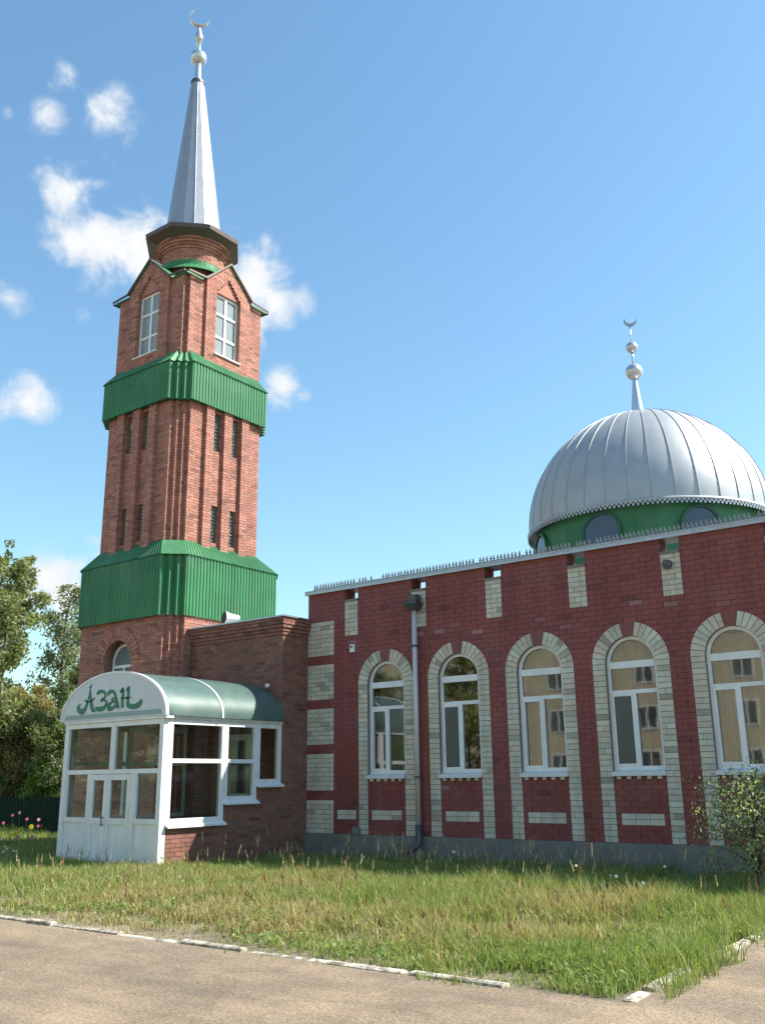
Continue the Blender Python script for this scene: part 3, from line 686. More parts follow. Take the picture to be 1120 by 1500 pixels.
# brick drum under the eave, corbelled out
cores_d = MB(); cores_d.lathe([(.895, 15.2), (.895, 16.84), (1.08, 16.86)], 40, (TX - .02, TY))
for k in range(20):
    z = 15.36 + k * CT; r = .905 + (0, 0, .04, .09, .14, .19)[max(0, k - 14)]
    nb = 22
    for j in range(nb):
        a = 2 * math.pi * (j + .5 * (k % 2)) / nb; n_ = (math.cos(a), math.sin(a)); d_ = (-n_[1], n_[0]); hwd = math.tan(math.pi / nb) * r - .005
        tbr.obox((TX - .02 + n_[0] * r, TY + n_[1] * r), d_, n_, -hwd, hwd, -.12, rnd.uniform(0, .003), z + .0055, z + CT - .0055, towc())
tbk.build('mortar_bed', M['mortar'], minaret)
o = tbr.build('brickwork', M['red_tower'], minaret); o['kind'] = 'stuff'
for c_ in cores + [cores_d]: c_.build('core', M['mortar'], minaret)
# arched window of the lower shaft
Yl = CL[1] - HLw; ax = CL[0] + AW
b = MB()
for k in range(20):
    a0 = -math.pi / 2 + math.pi * k / 20 + .012; a1 = -math.pi / 2 + math.pi * (k + 1) / 20 - .012
    for r0, r1 in ((AR + .004, .61), (.62, AO)):
        P = lambda a, r, t: (ax + r * math.sin(a), Yl - .035 if t else Yl + .10, AZ + r * math.cos(a))
        q = [(a0, r0), (a1, r0), (a1, r1), (a0, r1)]
        b.add([P(a, r, 1) for a, r in q] + [P(a, r, 0) for a, r in q], [(0, 1, 2, 3), (7, 6, 5, 4), (0, 4, 5, 1), (1, 5, 6, 2), (2, 6, 7, 3), (3, 7, 4, 0)], towc())
b.build('window_arch', M['red_tower'], minaret)
def oline(cx, hw, zb, zs, r, n=18): return [(cx - hw, zb), (cx + hw, zb)] + [(cx + r * math.cos(math.pi * k / n), zs + r * math.sin(math.pi * k / n)) for k in range(n + 1)]
b = MB(); wa = ax + .02; b.ring(oline(wa, .455, 3.3, AZ, .455), oline(wa, .40, 3.36, AZ, .40), FY(Yl + .20, Yl + .26)); b.box(wa - .42, wa + .42, Yl + .195, Yl + .258, AZ - .14, AZ - .07); b.box(wa - .028, wa + .028, Yl + .198, Yl + .258, 3.34, AZ - .13)
wv = b.build('window', M['pvc'], minaret)
b = MB(); b.add([(u, Yl + .235, w) for u, w in oline(wa, .41, 3.35, AZ, .41)], [tuple(range(21))]); b.build('pane', M['block_glass'], wv)
b = MB(); b.ring(oline(ax, AR + .03, 3.2, AZ, AR + .03), oline(wa, .450, 3.31, AZ, .450), FY(Yl + .24, Yl + .30)); b.build('window_reveal', M['mortar'], wv)
# slit windows of glass block
for fi_, (o_, d_, n_) in enumerate(faces(1.65, (TX, TY))):
    for u0 in (-.33, .33):
        for z0, z1 in ((7.64, 8.62), (10.20, 11.22)):
            b = MB(); b.obox(o_, d_, n_, u0 - .155, u0 + .155, -.112, -.10, z0 - .03, z1 + .03); w_ = b.build('window', M['dark_in'], minaret)
            if fi_ in (0, 3):
                nrow = 10
                for c_ in range(2):
                    g_ = MB()
                    for r_i in range(nrow):
                        za = z0 + (z1 - z0) * r_i / nrow + .005; zb = z0 + (z1 - z0) * (r_i + 1) / nrow - .005; ua = u0 - .146 + .148 * c_; ub = ua + .142; e = .022
                        P = lambda u, bb, z: (o_[0] + d_[0] * u + n_[0] * bb, o_[1] + d_[1] * u + n_[1] * bb, z)
                        tl_ = rnd.uniform(-.012, .012)
                        vs_ = [P(ua, -.1, za), P(ub, -.1, za), P(ub, -.1, zb), P(ua, -.1, zb), P(ua + e, -.075 + tl_, za + e), P(ub - e, -.075, za + e), P(ub - e, -.075 - tl_, zb - e), P(ua + e, -.075, zb - e)]
                        if fi_ == 3 and z0 > 10 and u0 < 0 and r_i == 8: pass
                        g_.add(vs_, [(0, 1, 5, 4), (1, 2, 6, 5), (2, 3, 7, 6), (3, 0, 4, 7), (4, 5, 6, 7)])
                    g_.build('glass_blocks', M['block_glass'], w_)
b = MB(); o_, d_, n_ = faces(1.65, (TX, TY))[3]
b.obox(o_, d_, n_, -.33 - .06, -.33 + .12, -.074, -.055, 10.86, 11.06); b.build('taped_board', M['wood'], minaret)
# top windows
for (o_, d_, n_) in faces(1.5, (TX, TY)):
    P = lambda y0, y1: (lambda u, w, t: (o_[0] + d_[0] * u + n_[0] * (y0 + (y1 - y0) * t), o_[1] + d_[1] * u + n_[1] * (y0 + (y1 - y0) * t), w))
    b = MB(); b.ring([(-.458, 13.03), (.458, 13.03), (.458, 14.93), (-.458, 14.93)], [(-.405, 13.085), (.405, 13.085), (.405, 14.875), (-.405, 14.875)], P(-.10, -.045))
    b.obox(o_, d_, n_, -.035, .035, -.098, -.042, 13.06, 14.9)
    for z in (13.62, 14.33): b.obox(o_, d_, n_, -.43, .43, -.099, -.043, z - .032, z + .032)
    w_ = b.build('window', M['pvc'], minaret)
    for ua, ub in ((-.41, -.03), (.03, .41)):
        for za, zb in ((13.08, 13.60), (13.64, 14.31), (14.35, 14.88)):
            q = MB(); f2 = P(-.08, -.08); q.add([f2(u, w, 0) for u, w in ((ua, za), (ub, za), (ub, zb), (ua, zb))], [(0, 1, 2, 3)]); q.build('pane', M['tower_glass'], w_)
    b = MB(); b.obox(o_, d_, n_, -.50, .50, -.09, .13, 12.985, 13.018); b.build('sill', M['pvc'], w_)
    # recessed triangle of brick over the window
    b = MB(); b.prism([(-.455, 14.94), (.455, 14.94), (0, 15.47)], P(-.06, .02)); b.build('gable_panel', M['red_tower'], minaret)
# green bands
def corr(b, A0, A1, B0, B1, n, pitch=.105, dep=.02):
    A0, A1, B0, B1 = map(Vector, (A0, A1, B0, B1)); n = Vector(n)
    L = (A1 - A0).length; m = max(2, int(L / pitch)); vs_ = []; fs = []
    st = []
    for k in range(m):
        for f_, h in ((.0, 0), (.30, 0), (.42, 1), (.88, 1)): st.append(((k + f_) / m, h))
    st.append((1, 0))
    for t, h in st:
        vs_.append(tuple(A0 + (A1 - A0) * t + n * dep * h)); vs_.append(tuple(B0 + (B1 - B0) * t + n * dep * h))
    for i in range(len(st) - 1): fs.append((2 * i, 2 * i + 2, 2 * i + 3, 2 * i + 1))
    b.add(vs_, fs)
def band(c, H, t, z0, z1, H2, t2, z2, c2, flat):
    PB, PT = stepped(H, t, 3, c), stepped(H2, t2, 3, c2); PE = stepped(H + .035, t * 1.0, 3, c); m = len(PB)
    v = lambda p, z: (p[0], p[1], z)
    parts = []; corner = [MB() for _ in range(4)]; flash = [MB() for _ in range(4)]; so = MB()
    so.add([v(p, z0 + .02) for p in PB] + [v(p, z0 + .02) for p in PT], [(i, m + i, m + (i + 1) % m, (i + 1) % m) for i in range(m)])
    for i in range(m):
        j = (i + 1) % m; p, q = PB[i], PB[j]; L = math.hypot(q[0] - p[0], q[1] - p[1]); d = ((q[0] - p[0]) / L, (q[1] - p[1]) / L); n = (d[1], -d[0], 0); k = i // 7
        if L > 1:
            sh_ = MB(); corr(sh_, v(p, z0), v(q, z0), v(p, z1), v(q, z1), n); parts.append(('sheet', sh_))
            up = Vector((n[0] * (z2 - z1), n[1] * (z2 - z1), H - H2)).normalized()
            sh_ = MB(); corr(sh_, v(PE[i], z1 - .01), v(PE[j], z1 - .01), v(PT[i], z2), v(PT[j], z2), up); parts.append(('roof_sheet', sh_))
    for k in range(4):
        ix = list(range(7 * k, 7 * k + 7))
        corner[k].add([v(PB[i], z0) for i in ix] + [v(PB[i], z1) for i in ix], [(a, a + 1, a + 8, a + 7) for a in range(6)])
        if flat: flash[k].add([v(PE[ix[0]], z1 - .01), v(PE[ix[6]], z1 - .01), v(PT[ix[6]], z2), v(PT[ix[0]], z2)], [(0, 1, 2, 3)])
        else: flash[k].add([v(PE[i], z1 - .01) for i in ix] + [v(PT[i], z2) for i in ix], [(a, a + 1, a + 8, a + 7) for a in range(6)])
    o = so.build('metal_band', M['green_dark'], minaret)
    for k in range(4): corner[k].build('corner_piece', M['green'], o); flash[k].build('corner_flashing', M['green'], o)
    for nm_, sh_ in parts: sh_.build(nm_, M['green'], o)
CB = (TX + .043, TY + .05)
band(CB, 2.03, .424, 5.51, 7.03, 1.655, .368, 7.50, (TX, TY), True)
band((TX - .01, TY - .01), 1.81, .419, 11.30, 12.37, 1.50, .20, 12.80, (TX, TY), False)
# roof of the top storey: four gables crossing, low corners between
rf = MB()
E_ = 1.54
for k in range(4):
    a, c_ = ((1, 0), (0, 1), (-1, 0), (0, -1))[k]; n_ = (a, c_); d_ = (-c_, a)
    P = lambda u, b_, z: (TX + n_[0] * b_ + d_[0] * u, TY + n_[1] * b_ + d_[1] * u, z)
    T_ = .05
    for s_ in (-1, 1):
        top = [P(0, 1.635, 15.98), P(0, 0, 15.98), P(s_ * .92, 0, 15.16), P(s_ * .90, 1.635, 15.17)]
        bot = [(x_, y_, z_ - T_) for x_, y_, z_ in top]
        fs = [(0, 1, 2, 3), (7, 6, 5, 4), (0, 3, 7, 4), (1, 0, 4, 5), (2, 1, 5, 6), (3, 2, 6, 7)]
        rf.add(top + bot, fs if s_ < 0 else [tuple(reversed(f)) for f in fs])
        top = [P(s_ * .90, E_, 15.10), P(s_ * E_, E_, 15.10), P(s_ * .90, .2, 15.62), P(s_ * .2, .2, 15.62)]
        rf.add([P(s_ * .94, E_, 15.12), P(s_ * E_, E_, 15.12), P(0, 0, 15.75), P(s_ * .94, E_, 15.06), P(s_ * E_, E_, 15.06), P(0, 0, 15.6)], [(0, 1, 2), (3, 5, 4), (0, 3, 4, 1), (1, 4, 5, 2), (2, 5, 3, 0)])
ro_ = rf.build('gable_roof', M['green'], minaret)
b = MB()
for k in range(4):
    a, c_ = ((1, 0), (0, 1), (-1, 0), (0, -1))[k]; n_ = (a, c_); d_ = (-c_, a)
    P = lambda u, b_, z: (TX + n_[0] * b_ + d_[0] * u, TY + n_[1] * b_ + d_[1] * u, z)
    for s_ in (-1, 1):
        pl = [(0, 16.0), (0, 15.945), (s_ * .89, 15.11), (s_ * 1.55, 15.07), (s_ * 1.55, 15.12), (s_ * .92, 15.165)]
        if s_ > 0: pl = pl[::-1]
        b.add([P(u, 1.65, z) for u, z in pl] + [P(u, 1.615, z) for u, z in pl], [(0, 1, 2, 5), (2, 3, 4, 5)] if s_ < 0 else [(0, 3, 4, 5), (0, 1, 2, 3)])
        m_ = len(pl); base = len(b.v) - 2 * m_
        for i in range(m_): b.f.append((base + i, base + (i + 1) % m_, base + m_ + (i + 1) % m_, base + m_ + i)); b.c.append((1, 1, 1))
b.build('bargeboard', M['eave'], ro_)
b = MB(); b.lathe([(1.20, 15.80), (1.0, 16.02), (.93, 16.03), (.925, 16.20), (.93, 16.21), (.90, 16.21)], 40, (TX - .02, TY)); b.build('drum_flashing', M['green'], ro_)
# octagonal eave, spire, finial (the whole spire stands a little out of plumb)
VT = Vector((CP.x - TX, CP.y - TY, 0)).normalized(); ST = Vector((-VT.y, VT.x, 0))
lean = lambda z: (ST.x * (-.045 - .019 * max(0, z - 17.5)), ST.y * (-.045 - .019 * max(0, z - 17.5)))
b = MB(); b.lathe([(1.06, 16.83), (1.10, 16.87), (1.41, 17.00), (1.44, 17.00), (1.46, 17.12), (1.44, 17.14), (.84, 17.34)], 8, (TX, TY), R(22.5), lean); b.build('octagonal_eave', M['eave'], minaret)
b = MB(); b.lathe([(.84, 17.26), (.862, 17.27), (.852, 17.36), (.832, 17.37)], 16, (TX, TY), R(5), lean); spire = b.build('spire', M['spire'], minaret)
for k in range(16):
    b = MB(); vs_ = []
    for r_, z_ in ((.842, 17.28), (.19, 23.03)):
        l_ = lean(z_)
        for kk in (k, k + 1): a = R(5) + 2 * math.pi * kk / 16; vs_.append((TX + l_[0] + r_ * math.cos(a), TY + l_[1] + r_ * math.sin(a), z_))
    b.add(vs_, [(0, 1, 3, 2)]); b.build('panel', M['spire'], spire)
for k in range(0, 16, 2):
    a = R(5) + 2 * math.pi * k / 16; b = MB(); l0, l1 = lean(17.32), lean(23.0)
    b.tube([(TX + l0[0] + .838 * math.cos(a), TY + l0[1] + .838 * math.sin(a), 17.32), (TX + l1[0] + .19 * math.cos(a), TY + l1[1] + .19 * math.sin(a), 23.02)], .011, 5); b.build('seam', M['spire'], spire)
b = MB(); b.lathe([(.18, 22.98), (.215, 23.0), (.215, 23.10), (.11, 23.14)], 16, (TX, TY), 0, lean); b.build('spire_collar', M['dark_metal'], spire)
b = MB(); b.lathe([(.105, 23.1), (.10, 23.8)], 16, (TX, TY), 0, lean); fin = b.build('finial', M['chrome'], minaret, True)
ball((TX, TY), .265, 24.02, lean).build('ball', M['chrome'], fin, True)
b = MB(); b.lathe([(.075, 24.2), (.075, 24.70), (.125, 24.72), (.135, 24.78), (.115, 24.9), (.03, 25.28)], 14, (TX, TY), 0, lean); b.build('finial_point', M['chrome'], fin, True)
l_ = lean(25.6)
crescent((TX + l_[0] + ST.x * .0, TY + l_[1] + ST.y * .0, 25.60), .335, R(95), R(398), .055, ST, .075).build('crescent', M['chrome'], fin)

# ------------------------------------------------------------------ link block between minaret and hall
YB = -.857
block = thing('link_block', 'low red brick block joining the minaret to the prayer hall', 'building')
lbk, lbr = MB(), MB()
linkc = lambda *a: bcol(.62, .16, .10)
XL = CL[0] + HLw + .002; LZ = 66; Ltop = -.05 + LZ * .079
DOOR = (-1.75, -.85)
def blk_holes(za, zb): return [(DOOR[0] - XL, DOOR[1] - XL)] if zb < 2.65 and za > .6 else []
wall(lbk, lbr, (XL, YB), (1, 0), (0, -1), -XL, -.05, LZ, .079, blk_holes, None, .30, colf=linkc)
wall(lbk, lbr, (0, YB), (0, 1), (1, 0), -YB + .20, -.05, LZ, .079, None, None, .30, colf=linkc)
for k, pr_ in ((61, .03), (62, .05), (63, .08), (64, .10), (65, .10)):
    z = -.05 + k * .079
    bricks(lbr, (XL, YB - pr_), (1, 0), (0, -1), [(0, -XL + pr_)], k, z, .079, colf=linkc, bd=.14)
    bricks(lbr, (pr_, YB - pr_), (0, 1), (1, 0), [(0, -YB + pr_ - .012)], k, z, .079, colf=linkc, bd=.14)
lbk.build('wall', M['mortar_dark'], block); o = lbr.build('brickwork', M['red_tower'], block); o['kind'] = 'stuff'
b = MB(); b.box(XL + .003, .14, YB - .14, YB + .30, Ltop + .001, Ltop + .035); b.box(-.25, .14, YB + .301, -.09, Ltop + .002, Ltop + .033); b.build('coping', M['grey_metal'], block)
b = MB(); b.box(XL + .01, -.31, YB + .31, 6.0, 4.7, 4.85); b.build('flat_roof', M['grey_metal'], block)
b = MB(); b.add([(XL + .0, YB + .30, 5.2), (XL + .0, 1.6, 5.2), (XL + .9, 1.6, 4.86), (XL + .9, YB + .31, 4.86)], [(0, 3, 2, 1)]); b.add([(XL + .0, YB + .30, 5.19), (XL + .0, 1.6, 5.19), (XL + .9, 1.6, 4.851), (XL + .9, YB + .31, 4.851)], [(0, 1, 2, 3)]); b.build('roof_flashing', M['grey_metal'], block)
b = MB(); b.tube([(-.353, YB - .02, 3.66), (-.353, YB - .09, 3.655), (-.353, YB - .13, 3.65)], [.03, .045, .05], 12); b.build('lamp', M['pvc'], block, True)
b = MB(); b.tube([(XL + .03, YB - .02, 5.1), (XL + .028, YB - .02, 3.2)], .012, 6); b.build('cable', M['dark_metal'], block)
b = MB(); b.box(DOOR[0], DOOR[1], YB + .10, YB + .16, .65, 2.64); dd = b.build('door', M['pvc'], block)
b = MB(); b.box(DOOR[0] + .14, DOOR[1] - .14, YB + .085, YB + .099, 1.35, 2.5); b.build('pane', M['far_glass'], dd)
# horn on the roof behind the parapet
hl = MB(); hc = Vector((-2.05, -.25, 5.42)); hd_ = Vector((-.35, -.93, .05)).normalized()
hl.tube([hc, hc + hd_ * .24, hc + hd_ * .36, hc + hd_ * .37], [.09, .11, .155, .155], 18, cap=False); hl.tube([hc + hd_ * .1, hc + hd_ * .1 - Vector((0, 0, .6))], .02, 8)
hn = tag(hl.build('loudspeaker', M['sign'], None, True), 'pale grey round horn loudspeaker peeping over the link block parapet', 'loudspeaker')
b = MB(); b.tube([hc + hd_ * .372, hc + hd_ * .24, hc + hd_ * .05], [.15, .10, .03], 18); b.build('horn_mouth_shade', M['horn_shade'], hn, True)  # dark plug puts the shade of the horn's hollow into colour

# ------------------------------------------------------------------ glazed porch
PY = -4.15; PX0 = -3.10
porch = thing('entrance_porch', 'white glazed entrance porch with green vaulted roof and lettered gable', 'porch')
pbk, pbr = MB(), MB()
def side_h(za, zb):
    zm = (za + zb) / 2; h = []
    if zm > .82: h.append((-.1, 1.47))
    if zm > 1.20: h.append((1.40, 2.39))
    if zm > 1.535: h.append((2.3, 3.4))
    return h
LW = YB - (PY + .16)
wall(pbk, pbr, (0, PY + .16), (0, 1), (1, 0), LW - .003, -.05, 21, .079, side_h, None, .22, colf=linkc)
pbk.build('base_wall', M['mortar_dark'], porch); pbk = MB()
wall(pbk, pbr, (PX0, YB - .003), (0, -1), (-1, 0), LW - .003, -.05, 11, .079, None, None, .22, colf=linkc)
pbk.build('base_wall', M['mortar_dark'], porch); o = pbr.build('brickwork', M['red_tower'], porch); o['kind'] = 'stuff'
# front frame
b = MB()
ZB = .06
b.box(PX0, PX0 + .13, PY, PY + .14, ZB, 2.80); b.box(-.105, .008, PY, PY + .155, ZB, 2.80)
b.box(PX0 + .131, -.106, PY + .01, PY + .12, 2.70, 2.80); b.box(PX0 + .131, -.106, PY + .008, PY + .12, 1.785, 1.87)
b.box(-1.585, -1.445, PY + .009, PY + .118, 1.871, 2.699)
for x0, x1 in ((-2.235, -2.145), (-.885, -.765)): b.box(x0, x1, PY + .006, PY + .118, ZB, 1.784)
for x0, x1 in ((PX0 + .131, -2.236), (-.764, -.106)):
    b.box(x0, x1, PY + .012, PY + .116, .86, .95); b.box(x0, x1, PY + .04, PY + .09, ZB + .08, .859); b.box(x0, x1, PY + .012, PY + .116, ZB, ZB + .079)
    b.box(x0, x0 + .05, PY + .012, PY + .115, .951, 1.783); b.box(x1 - .02, x1, PY + .012, PY + .115, .951, 1.783)
ff = b.build('front_frame', M['pvc'], porch)
def pane(x0, x1, z0, z1, y, par, m='porch_glass', nm='pane'):
    q = MB(); q.add([(x0, y, z0), (x1, y, z0), (x1, y, z1), (x0, y, z1)], [(0, 1, 2, 3)]); return q.build(nm, M[m], par)
pane(PX0 + .12, -1.58, 1.86, 2.71, PY + .06, ff); pane(-1.45, -.10, 1.86, 2.71, PY + .06, ff)
pane(PX0 + .17, -2.23, .94, 1.79, PY + .06, ff); pane(-.73, -.11, .94, 1.79, PY + .06, ff)
for x0, x1, hs in ((-2.138, -1.602, 1), (-1.596, -.891, 0)):
    b = MB(); y0, y1 = PY + .002, PY + .07
    b.box(x0, x0 + .10, y0, y1, ZB, 1.775); b.box(x1 - .10, x1, y0, y1, ZB, 1.775); b.box(x0 + .101, x1 - .101, y0 + .001, y1, 1.665, 1.774); b.box(x0 + .101, x1 - .101, y0 + .001, y1, .84, .95); b.box(x0 + .101, x1 - .101, y0 + .001, y1, ZB, .16); b.box(x0 + .101, x1 - .101, y0 + .022, y1 - .02, .161, .839)
    d_ = b.build('door', M['pvc'], porch); pane(x0 + .09, x1 - .09, .94, 1.67, PY + .04, d_)
    if hs:
        b = MB(); b.tube([(x1 - .05, y0 - .05, .80), (x1 - .05, y0 - .05, .98)], .012, 8); b.box(x1 - .06, x1 - .04, y0 - .05, y0, .81, .83); b.box(x1 - .06, x1 - .04, y0 - .05, y0, .95, .97); b.build('handle', M['dark_metal'], d_)
# side frames, stepping up with the stair inside
def side_frame(y0, y1, zb, rail, xs, nm='side_window'):
    b = MB(); X0, X1 = (xs - .10, xs + .012) if xs > -1 else (xs - .012, xs + .10)
    b.box(X0, X1, y0, y0 + .085, zb, 2.80); b.box(X0, X1, y1 - .085, y1, zb, 2.80); b.box(X0 + .002, X1 - .002, y0 + .086, y1 - .086, 2.70, 2.799); b.box(X0 + .002, X1 - .002, y0 + .086, y1 - .086, zb + .002, zb + .09)
    if rail: b.box(X0 + .002, X1 - .003, y0 + .086, y1 - .086, 1.97, 2.05)
    o = b.build(nm, M['pvc'], porch); xm = (X0 + X1) / 2
    for z0, z1 in (((zb + .08, 1.975), (2.045, 2.71)) if rail else ((zb + .08, 2.71),)):
        q = MB(); q.add([(xm, y0 + .08, z0), (xm, y1 - .08, z0), (xm, y1 - .08, z1), (xm, y0 + .08, z1)], [(0, 1, 2, 3)]); q.build('pane', M['porch_glass'], o)
    if xs > -1:
        q = MB(); q.add([(xs - .02, y0 - .02, zb + .02), (xs + .10, y0 - .02, zb - .045), (xs + .10, y1 + .03, zb - .045), (xs - .02, y1 + .03, zb + .02), (xs + .10, y0 - .02, zb - .075), (xs + .10, y1 + .03, zb - .075), (xs - .02, y0 - .02, zb - .03), (xs - .02, y1 + .03, zb - .03)],
                        [(0, 1, 2, 3), (1, 4, 5, 2), (4, 6, 7, 5), (6, 0, 3, 7), (0, 6, 4, 1), (2, 5, 7, 3)]); q.build('sill', M['pvc'], o)
side_frame(PY + .158, -2.53 - .0, .855, True, 0); side_frame(-2.525, -1.60, 1.235, True, 0); side_frame(-1.595, YB - .004, 1.56, False, 0)
side_frame(PY + .158, -2.53, .84, True, PX0); side_frame(-2.525, YB - .004, .84, True, PX0)
b = MB(); b.box(PX0 - .02, .10, PY - .03, PY + .16, 2.802, 2.85); b.box(-.10, .055, PY + .161, YB - .003, 2.803, 2.85); b.box(PX0 - .055, PX0 + .10, PY + .161, YB - .003, 2.803, 2.85); b.build('eaves_rail', M['pvc'], porch)
# vaulted roof
VX, VA, VR, VZ = -1.555, 1.66, .93, 2.852
ell = lambda t, e=0.: (VX + (VA + e) * math.cos(t), VZ + (VR + e) * math.sin(t) ** .92 if math.sin(t) > 0 else VZ)
def vault(y0, y1, e0, e1, name, m, parent, n=90, ny=1):
    b = MB(); vs_ = []; fs = []
    for y_ in (y0, y1):
        for k in range(n + 1): x_, z_ = ell(math.pi * k / n, e1); vs_.append((x_, y_, z_))
        for k in range(n + 1): x_, z_ = ell(math.pi * k / n, e0); vs_.append((x_, y_, z_))
    q = n + 1
    for k in range(n):
        fs += [(k, k + 1, 2 * q + k + 1, 2 * q + k), (q + k + 1, q + k, 3 * q + k, 3 * q + k + 1), (k + 1, k, q + k, q + k + 1), (2 * q + k, 2 * q + k + 1, 3 * q + k + 1, 3 * q + k)]
    fs += [(0, 2 * q, 3 * q, q), (n, q + n, 3 * q + n, 2 * q + n)]
    b.add(vs_, fs); return b.build(name, m, parent)
vt = vault(PY - .01, -2.717, -.015, .0, 'vault', M['vault'], porch); vault(-2.713, YB - .004, -.015, .0, 'rear_sheet', M['vault'], vt)
vault(-2.74, -2.69, .001, .014, 'strap', M['sillmat'], vt); vault(PY - .06, PY + .01, -.03, .016, 'edge_trim', M['pvc'], vt)
tym = MB(); pts = [ell(math.pi * k / 40, -.028) for k in range(41)]
tym.prism([(x_, z_) for x_, z_ in pts], lambda u, w, t: (u, PY - .0 - .045 * t, w)); ty = tym.build('gable_sign', M['sign'], porch)
b = MB(); b.prism([(-3.10, 2.885), (-.01, 2.885), (-.06, 2.975), (-3.05, 2.975)], lambda u, w, t: (u, PY - .044 - .006 * t, w)); b.build('sign_stripe', M['letter_pale'], ty)
# the lettering: brush strokes, drawn as tapered ribbons
def brush(b, pts, ws):
    # Catmull-Rom through the points, width ws, flat in the sign's plane
    P = [Vector(p) for p in pts]; out = []; wo_ = []
    n = len(P)
    for i in range(n - 1):
        p0, p1, p2, p3 = P[max(i - 1, 0)], P[i], P[i + 1], P[min(i + 2, n - 1)]
        for k in range(7):
            t = k / 7
            out.append(.5 * ((2 * p1) + (p2 - p0) * t + (2 * p0 - 5 * p1 + 4 * p2 - p3) * t * t + (3 * p1 - p0 - 3 * p2 + p3) * t ** 3)); wo_.append(ws[i] + (ws[i + 1] - ws[i]) * t)
    out.append(P[-1]); wo_.append(ws[-1]); m = len(out); L_ = []; R_ = []
    for i in range(m):
        t = (out[min(i + 1, m - 1)] - out[max(i - 1, 0)]); t = t.normalized() if t.length > 1e-6 else Vector((1, 0)); nn = Vector((-t.y, t.x)) * wo_[i] / 2
        L_.append(out[i] + nn); R_.append(out[i] - nn)
    Y1, Y0 = PY - .0575, PY - .0445
    vs_ = [(p.x, Y1, p.y) for p in L_] + [(p.x, Y1, p.y) for p in R_] + [(p.x, Y0, p.y) for p in L_] + [(p.x, Y0, p.y) for p in R_]
    fs = []
    for i in range(m - 1): fs += [(i, m + i, m + i + 1, i + 1), (i + 1, 2 * m + i + 1, 2 * m + i, i), (m + i, 3 * m + i, 3 * m + i + 1, m + i + 1)]
    b.add(vs_, fs)
# sign coordinates: photograph's zoom of the sign, 7 units a pixel, carried onto the board
sg = lambda x_, y_: (lambda X, Y: (-2.657 + (X - 268) * .00467 + (Y - 380) * .00024, 3.074 - (X - 268) * .000263 - (Y - 380) * .003))((85 + x_ / 7 - 60) * 4.69, (980 + y_ / 7 - 960) * 4.69)
px_ = .0031
def letter(strokes):
    b = MB()
    for pts, ws in strokes: brush(b, [sg(*p) for p in pts], [w * px_ for w in ws])
    b.build('letter', M['letter'], ty)
letter([([(252, 362), (228, 395), (238, 428), (275, 440), (300, 415), (318, 370), (335, 310), (350, 235), (354, 190)], [3, 26, 34, 38, 30, 20, 12, 8, 4]),
        ([(352, 200), (355, 250), (362, 320), (372, 385), (388, 425), (412, 425)], [4, 10, 18, 30, 28, 6]),
        ([(292, 318), (320, 338), (350, 340), (378, 322), (402, 298)], [5, 14, 10, 14, 4]),
        ([(356, 190), (360, 176), (368, 155)], [5, 8, 3]), ([(336, 186), (352, 192), (368, 182)], [4, 9, 4])])
letter([([(425, 262), (448, 240), (480, 234), (508, 250), (514, 280), (495, 305), (468, 318)], [16, 26, 20, 16, 18, 14, 8]),
        ([(478, 312), (512, 325), (526, 355), (505, 395), (465, 412), (430, 408), (415, 392)], [8, 14, 18, 26, 34, 30, 6]), ([(466, 318), (472, 336), (488, 332)], [8, 10, 4])])
letter([([(538, 270), (560, 240), (592, 236), (612, 262), (622, 310), (636, 372), (655, 395)], [18, 26, 18, 18, 26, 36, 10]),
        ([(612, 300), (588, 306), (580, 322), (600, 330)], [6, 12, 10, 5]), ([(616, 335), (580, 345), (552, 372), (556, 405), (590, 402), (622, 372)], [10, 14, 28, 34, 22, 12])])
letter([([(668, 250), (690, 215), (694, 260), (688, 330), (690, 395)], [6, 22, 20, 20, 24]), ([(664, 232), (684, 236), (700, 206)], [5, 12, 4]),
        ([(672, 302), (720, 300), (778, 296)], [6, 14, 4]), ([(726, 236), (750, 200), (748, 260), (742, 330), (748, 370), (790, 385), (840, 372), (868, 340), (876, 312)], [6, 22, 20, 22, 30, 30, 36, 30, 4])])
# inside the porch: steps up to the block's door, a handrail post, a broom
b = MB(); b.box(PX0 + .25, -.24, PY + .18, YB - .005, .0, .10); b.build('floor', M['concrete'], porch)
for k in range(4):
    b = MB(); b.box(PX0 + .26, -.25, -2.6 + k * .30, YB - .006, .10 + .13 * k + .001, .23 + .13 * k); b.build('step', M['concrete'], porch)
b = MB(); b.tube([(-.55, -3.55, .1), (-.55, -3.55, 2.8)], .035, 8); b.build('post', M['red_hall'], porch)
b = MB(); b.tube([(-.30, -3.55, .10), (-.24, -3.9, 1.25)], .014, 8); b.lathe([(.02, .10), (.09, .12), (.03, .30)], 10, (-.30, -3.55)); tag(b.build('broom', M['wood'], None), 'pale wooden broom leaning inside the glazed porch', 'broom')

# ------------------------------------------------------------------ fence left of the minaret
fence = thing('fence', 'low dark green sheet metal fence behind the flowers', 'fence')
for k in range(9):
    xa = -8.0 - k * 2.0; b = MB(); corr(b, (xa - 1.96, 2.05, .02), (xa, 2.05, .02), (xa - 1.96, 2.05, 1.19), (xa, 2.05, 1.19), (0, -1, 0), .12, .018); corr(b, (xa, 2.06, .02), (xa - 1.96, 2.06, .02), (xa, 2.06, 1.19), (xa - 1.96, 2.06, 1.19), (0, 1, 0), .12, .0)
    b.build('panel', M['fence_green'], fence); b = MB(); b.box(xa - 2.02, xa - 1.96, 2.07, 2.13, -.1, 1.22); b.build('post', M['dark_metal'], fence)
b = MB(); b.box(-8.0, -6.95, 2.05, 2.07, .02, 1.19); b.build('panel', M['fence_green'], fence)

